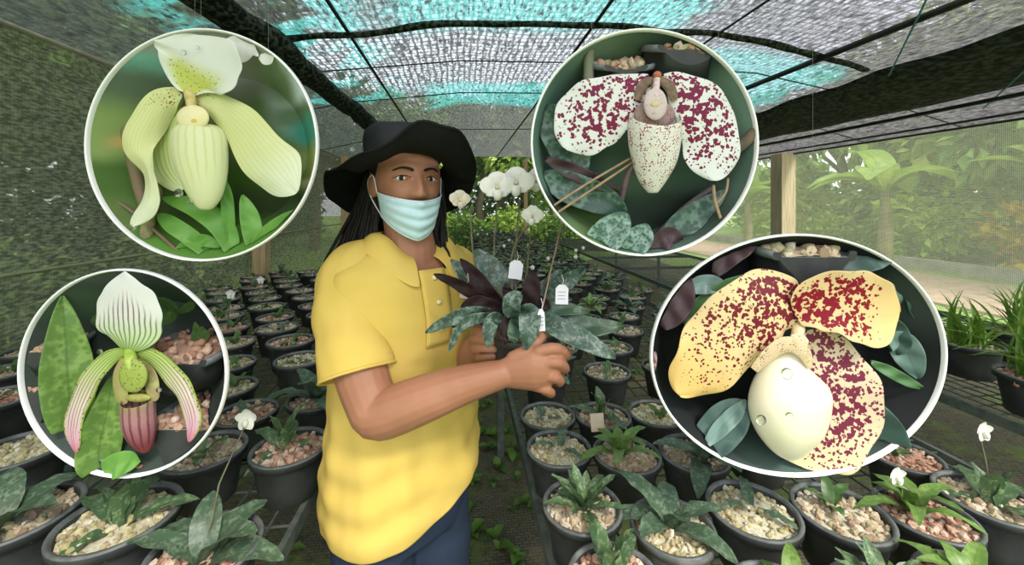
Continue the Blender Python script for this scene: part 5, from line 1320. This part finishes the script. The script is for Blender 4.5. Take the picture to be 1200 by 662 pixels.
blobm('yolk_spot', 768, 122, D3-.0395, 5, 3.5, 1, M_plain('dull_yellow', (.60, .52, .24), None, 9, .5), g3)
rod('column', [(770, 88, D3-.012), (769, 100, D3-.022), (768, 112, D3-.034)], [.006, .006, .007], M_plain('pale_column', (.74, .60, .58), (.60, .42, .42), 120, .5), g3)
blobm('anther_cap', 770, 88, D3-.016, 5, 4.5, 6, M_plain('orange_cap', (.70, .24, .10), (.30, .10, .08), 90, .5), g3)
for s_ in (-1, 1): petal('dorsal_sepal', [(769+s_*3, 92, 6), (769+s_*16, 100, 8), (769+s_*22, 118, 6)], [3, 6, 4], M_plain('dark_throat', (.14, .09, .06), (.24, .16, .10), 120, .6), g3, D3-.008, cup=.2)
rod('stem', [(748, 186, D3+.012), (738, 200, D3+.02), (732, 218, D3+.035), (727, 240, D3+.05)], [.005, .006, .006, .005], M_plain('purple_stem', (.17, .10, .14), (.22, .15, .16), 40, .5), g3)
tan = M_plain('dry_twig', (.40, .28, .16), (.30, .20, .12), 50, .7)
for i, (pts, r_, m_, l) in enumerate([([(738, 186, D3+.01), (690, 214, D3+.0), (650, 240, D3+.0)], .0022, tan, 'tan dry stalk below the spotted petal, upper of two'),
    ([(742, 190, D3+.01), (700, 218, D3+.0), (655, 248, D3+.0)], .0022, tan, 'tan dry stalk below the spotted petal, lower of two'),
    ([(836, 218, D3+.01), (838, 236, D3+.01), (847, 264, D3+.01)], .003, tan, 'forked dry stalk hanging under the far spotted petal'),
    ([(853, 210, D3+.01), (850, 226, D3+.01), (838, 240, D3+.01)], .0022, tan, 'thin dry stalk curling beside the forked one'),
    ([(886, 152, D3+.008), (874, 166, D3+.010), (858, 178, D3+.012)], .010, bark, 'thick brown twig poking in at the rim beside the spotted petal'),
    ([(832, 222, D3+.05), (800, 246, D3+.05), (776, 270, D3+.05)], .006, M_plain('purple_brown_stem', (.15, .11, .12), None, 9, .6), 'dark purple stem slanting under the spotted orchid'),
    ([(690, 56, D3+.02), (690, 80, D3+.03), (689, 120, D3+.03)], .010, M_plain('grey_green_cane', (.20, .20, .15), (.15, .15, .10), 30, .7), 'grey green cane standing behind the spotted petal')]):
    tag(trim(rod('twig', pts, r_, m_, None)), l, 'twig', 'twigs in the spotted orchid display')
ml3 = M_mottle('marbled_leaf', (.06, .15, .11), (.30, .44, .37), 150, .75, .4); ml3d = M_mottle('dark_marbled_leaf', (.035, .085, .065), (.16, .27, .22), 90, .6, .4); pur = M_plain('purple_leaf', (.035, .014, .022), (.055, .025, .03), 30, .45)
for i, (pts, w, m_, l) in enumerate([
    ([(690, 296, 30), (705, 282, 20), (722, 266, 14), (736, 250, 14)], 20, ml3, 'marbled leaf at the bottom rim under the white pouch'),
    ([(728, 300, 26), (742, 288, 16), (752, 275, 14), (758, 262, 14)], 16, ml3, 'second marbled leaf at the bottom rim under the white pouch'),
    ([(630, 130, 62), (655, 150, 55), (670, 185, 52), (668, 230, 60)], 26, ml3d, 'large marbled leaf behind the petal on the hat side'),
    ([(636, 205, 60), (668, 220, 52), (705, 234, 48), (735, 250, 56)], 20, ml3d, 'large marbled leaf slanting below the petal on the hat side'),
    ([(775, 290, 58), (805, 268, 50), (840, 246, 48), (868, 222, 54)], 24, ml3d, 'large marbled leaf below the far spotted petal'),
    ([(850, 110, 66), (868, 135, 60), (876, 165, 58), (872, 195, 64)], 22, ml3, 'pale marbled leaf beside the far spotted petal'),
    ([(762, 298, 30), (774, 284, 26), (786, 276, 26), (800, 282, 30)], 12, pur, 'dark purple leaf at the bottom rim'),
    ([(640, 186, 48), (668, 200, 42), (700, 214, 42), (726, 226, 46)], 10, pur, 'dark purple leaf edge below the petal on the hat side')]):
    tag(trim(ileaf('marbled_leaf', [(x, y, D3+z/1000*.55) for x, y, z in pts], w*D3/FOC, m_, None)), l, 'leaf', 'leaves in the spotted orchid display')
og = M_chips('orange_pebbles', [(.50, .30, .20), (.55, .38, .28), (.44, .26, .18), (.34, .36, .20), (.52, .42, .34)])
box_pot(726, 72, D3+.05, 40, 36, 'black pot of orange pebbles high behind the spotted orchid', og, 26); box_pot(796, 52, D3+.055, 50, 44, 'black pot at the top rim behind the spotted orchid', og, 22)

# ===== 4. yellow orchid with dark red blotches (large oval display)
D4 = .725
b4 = M_board('dark_leaf_board', 935, 416, D4+.09, (.018, .022, .022), [(800, 340, 30, 30, (.05, .03, .03), .5), (1060, 360, 30, 40, (.05, .07, .06), .6), (930, 282, 90, 12, (.05, .07, .06), .4), (960, 545, 90, 40, (.06, .10, .085), .5)])
inset(935, 416, 173, 142, D4, .09, b4, 'added large oval display with the yellow slipper orchid, low beside the held plant', .8)
g4 = empty('slipper_orchid', P(935, 420, D4), 'yellow slipper orchid bloom with dark red blotches and a cream egg shaped pouch', 'orchid flower', 'slipper orchids in the round insets')
pt4 = M_spots('yellow_spotted_petal', (.82, .66, .36), (.86, .58, .20), (.20, .012, .030), 150, .46, (.25, 1.05), 0, .13)
pt4b = M_spots('yellow_blotched_petal', (.80, .60, .32), (.86, .62, .26), (.26, .004, .022), 135, .62, (.5, .85), 0, .0)
pt4c = M_spots('cream_spotted_sepal', (.74, .60, .42), (.80, .66, .38), (.19, .022, .060), 140, .50, (.50, 1.0), 0, .14)
petal('synsepal', [(942, 388, 0), (950, 412, 3), (953, 445, 5), (953, 485, 4), (948, 518, 2), (940, 538, 1), (937, 546, 1)], [14, (50, 50), (72, 66), (81, 77), (66, 60), (46, 40), 24], pt4c, g4, D4+.006, cup=-.06, ruffle=.004)
petal('petal', [(938, 352, 4), (916, 356, 12), (885, 372, 16), (850, 405, 14), (818, 437, 8), (794, 462, 4)], [(26, 20), (38, 40), (44, 48), (43, 46), (38, 34), 16], pt4, g4, D4-.006, cup=.16, ruffle=.007)
petal('dorsal_sepal', [(930, 366, 6), (952, 360, 14), (982, 358, 18), (1012, 362, 16), (1038, 366, 12), (1054, 368, 10)], [(18, 16), (36, 26), (42, 32), (42, 40), (30, 36), 12], pt4b, g4, D4-.012, cup=-.2, ruffle=.003)
cream = M_plain('cream_pouch', (.80, .76, .54), (.84, .80, .62), 8, .28, 0, .5, .05, .1)
pouch_mesh('pouch', [(408, 915, 932), (418, 902, 938), (432, 891, 948), (452, 881, 968), (474, 877, 969), (500, 883, 963), (522, 898, 948), (534, 912, 936), (537, 921, 928)], cream, g4, D4-.012, .72, open_top=False)
petal('pouch_lip', [(884, 434, 14), (902, 416, 18), (922, 404, 20), (942, 412, 20), (950, 432, 16)], [5, 8, 9, 8, 4], M_spots('lip_spots', (.72, .58, .36), (.72, .58, .36), (.24, .05, .05), 420, .05, (2, 3), 0, .22), g4, D4-.02, cup=.2)
rod('column', [(936, 384, D4-.012), (934, 394, D4-.022), (930, 404, D4-.030)], [.010, .009, .010], M_plain('cream_column', (.78, .66, .42), (.66, .50, .26), 120, .5), g4)
petal('staminode', [(936, 392, 24), (938, 402, 28), (940, 414, 26)], [7, 11, 5], M_spots('staminode_spots', (.74, .64, .44), (.70, .60, .40), (.30, .12, .06), 420, .05, (2, 3), 0, .2), g4, D4-.008, cup=.2)
drops(g4, [(922, 438, D4-.076, 7), (892, 492, D4-.070, 6), (925, 488, D4-.086, 5)], D4)
gl = M_mottle('blue_green_leaf', (.060, .120, .105), (.12, .20, .18), 40, .4, .4); gl2 = M_mottle('pale_blue_green_leaf', (.16, .27, .24), (.26, .38, .34), 30, .5, .4); gl3 = M_mottle('mid_green_leaf', (.07, .17, .06), (.12, .25, .10), 30, .4, .4)
for i, (pts, w, m_, l) in enumerate([
    ([(985, 318, 40), (1005, 300, 36), (1025, 290, 36), (1042, 278, 40)], 24, gl, 'broad blue green leaf above the blotched yellow hood'),
    ([(1090, 380, 60), (1074, 352, 54), (1056, 336, 50), (1040, 328, 54)], 15, gl2, 'pale leaf arching beside the blotched hood, upper'),
    ([(1104, 400, 58), (1092, 376, 50), (1078, 362, 46), (1062, 350, 46)], 13, gl, 'leaf arching beside the blotched hood, outer'),
    ([(1040, 395, 50), (1056, 402, 44), (1066, 420, 40), (1076, 444, 40)], 16, gl2, 'pale hanging leaf below the blotched hood'),
    ([(1030, 366, 56), (1046, 386, 50), (1052, 402, 48), (1050, 416, 50)], 14, gl, 'dull leaf tucked behind the blotched hood'),
    ([(1020, 424, 36), (1040, 434, 32), (1062, 446, 30), (1084, 456, 32)], 7, gl3, 'thin green leaf pointing away from the spotted sepal'),
    ([(800, 378, 50), (828, 358, 42), (858, 338, 38), (895, 322, 40)], 14, gl3, 'long green leaf behind the upper yellow petal'),
    ([(806, 340, 56), (822, 334, 50), (838, 334, 50), (852, 340, 54)], 12, gl2, 'short pale leaf over the long green leaf'),
    ([(812, 540, 40), (838, 510, 30), (858, 488, 24), (876, 470, 24)], 22, gl, 'broad blue green leaf behind the cream pouch, lower'),
    ([(826, 522, 24), (846, 500, 20), (862, 484, 20), (874, 468, 22)], 9, gl2, 'narrow pale leaf beside the cream pouch'),
    ([(1042, 560, 36), (1034, 520, 28), (1022, 490, 26), (1008, 462, 30)], 26, gl, 'broad blue green leaf below the spotted sepal'),
    ([(900, 560, 30), (925, 552, 26), (955, 550, 26), (1000, 552, 30)], 12, gl, 'blue green leaf along the bottom rim of the oval'),
    ([(776, 384, 58), (788, 366, 52), (800, 348, 50), (806, 320, 54)], 16, pur, 'dark purple leaf at the rim of the oval display'),
    ([(838, 322, 60), (852, 302, 56), (870, 290, 54), (888, 284, 58)], 13, pur, 'dark purple leaf near the top of the oval display'),
    ([(763, 440, 20), (762, 428, 16), (764, 420, 14), (768, 412, 16)], 7, M_plain('purple_speckled', (.30, .20, .20), (.20, .12, .13), 120, .6), 'purplish leaf tip at the oval rim beside the yellow petal')]):
    tag(trim(ileaf('orchid_leaf', [(x, y, D4+z/1000*.5) for x, y, z in pts], w*D4/FOC, m_, None)), l, 'leaf', 'leaves in the yellow orchid display')
box_pot(932, 284, D4+.055, 56, 40, 'black pot with a grey rim high behind the yellow orchid', grit_m[0], 14)
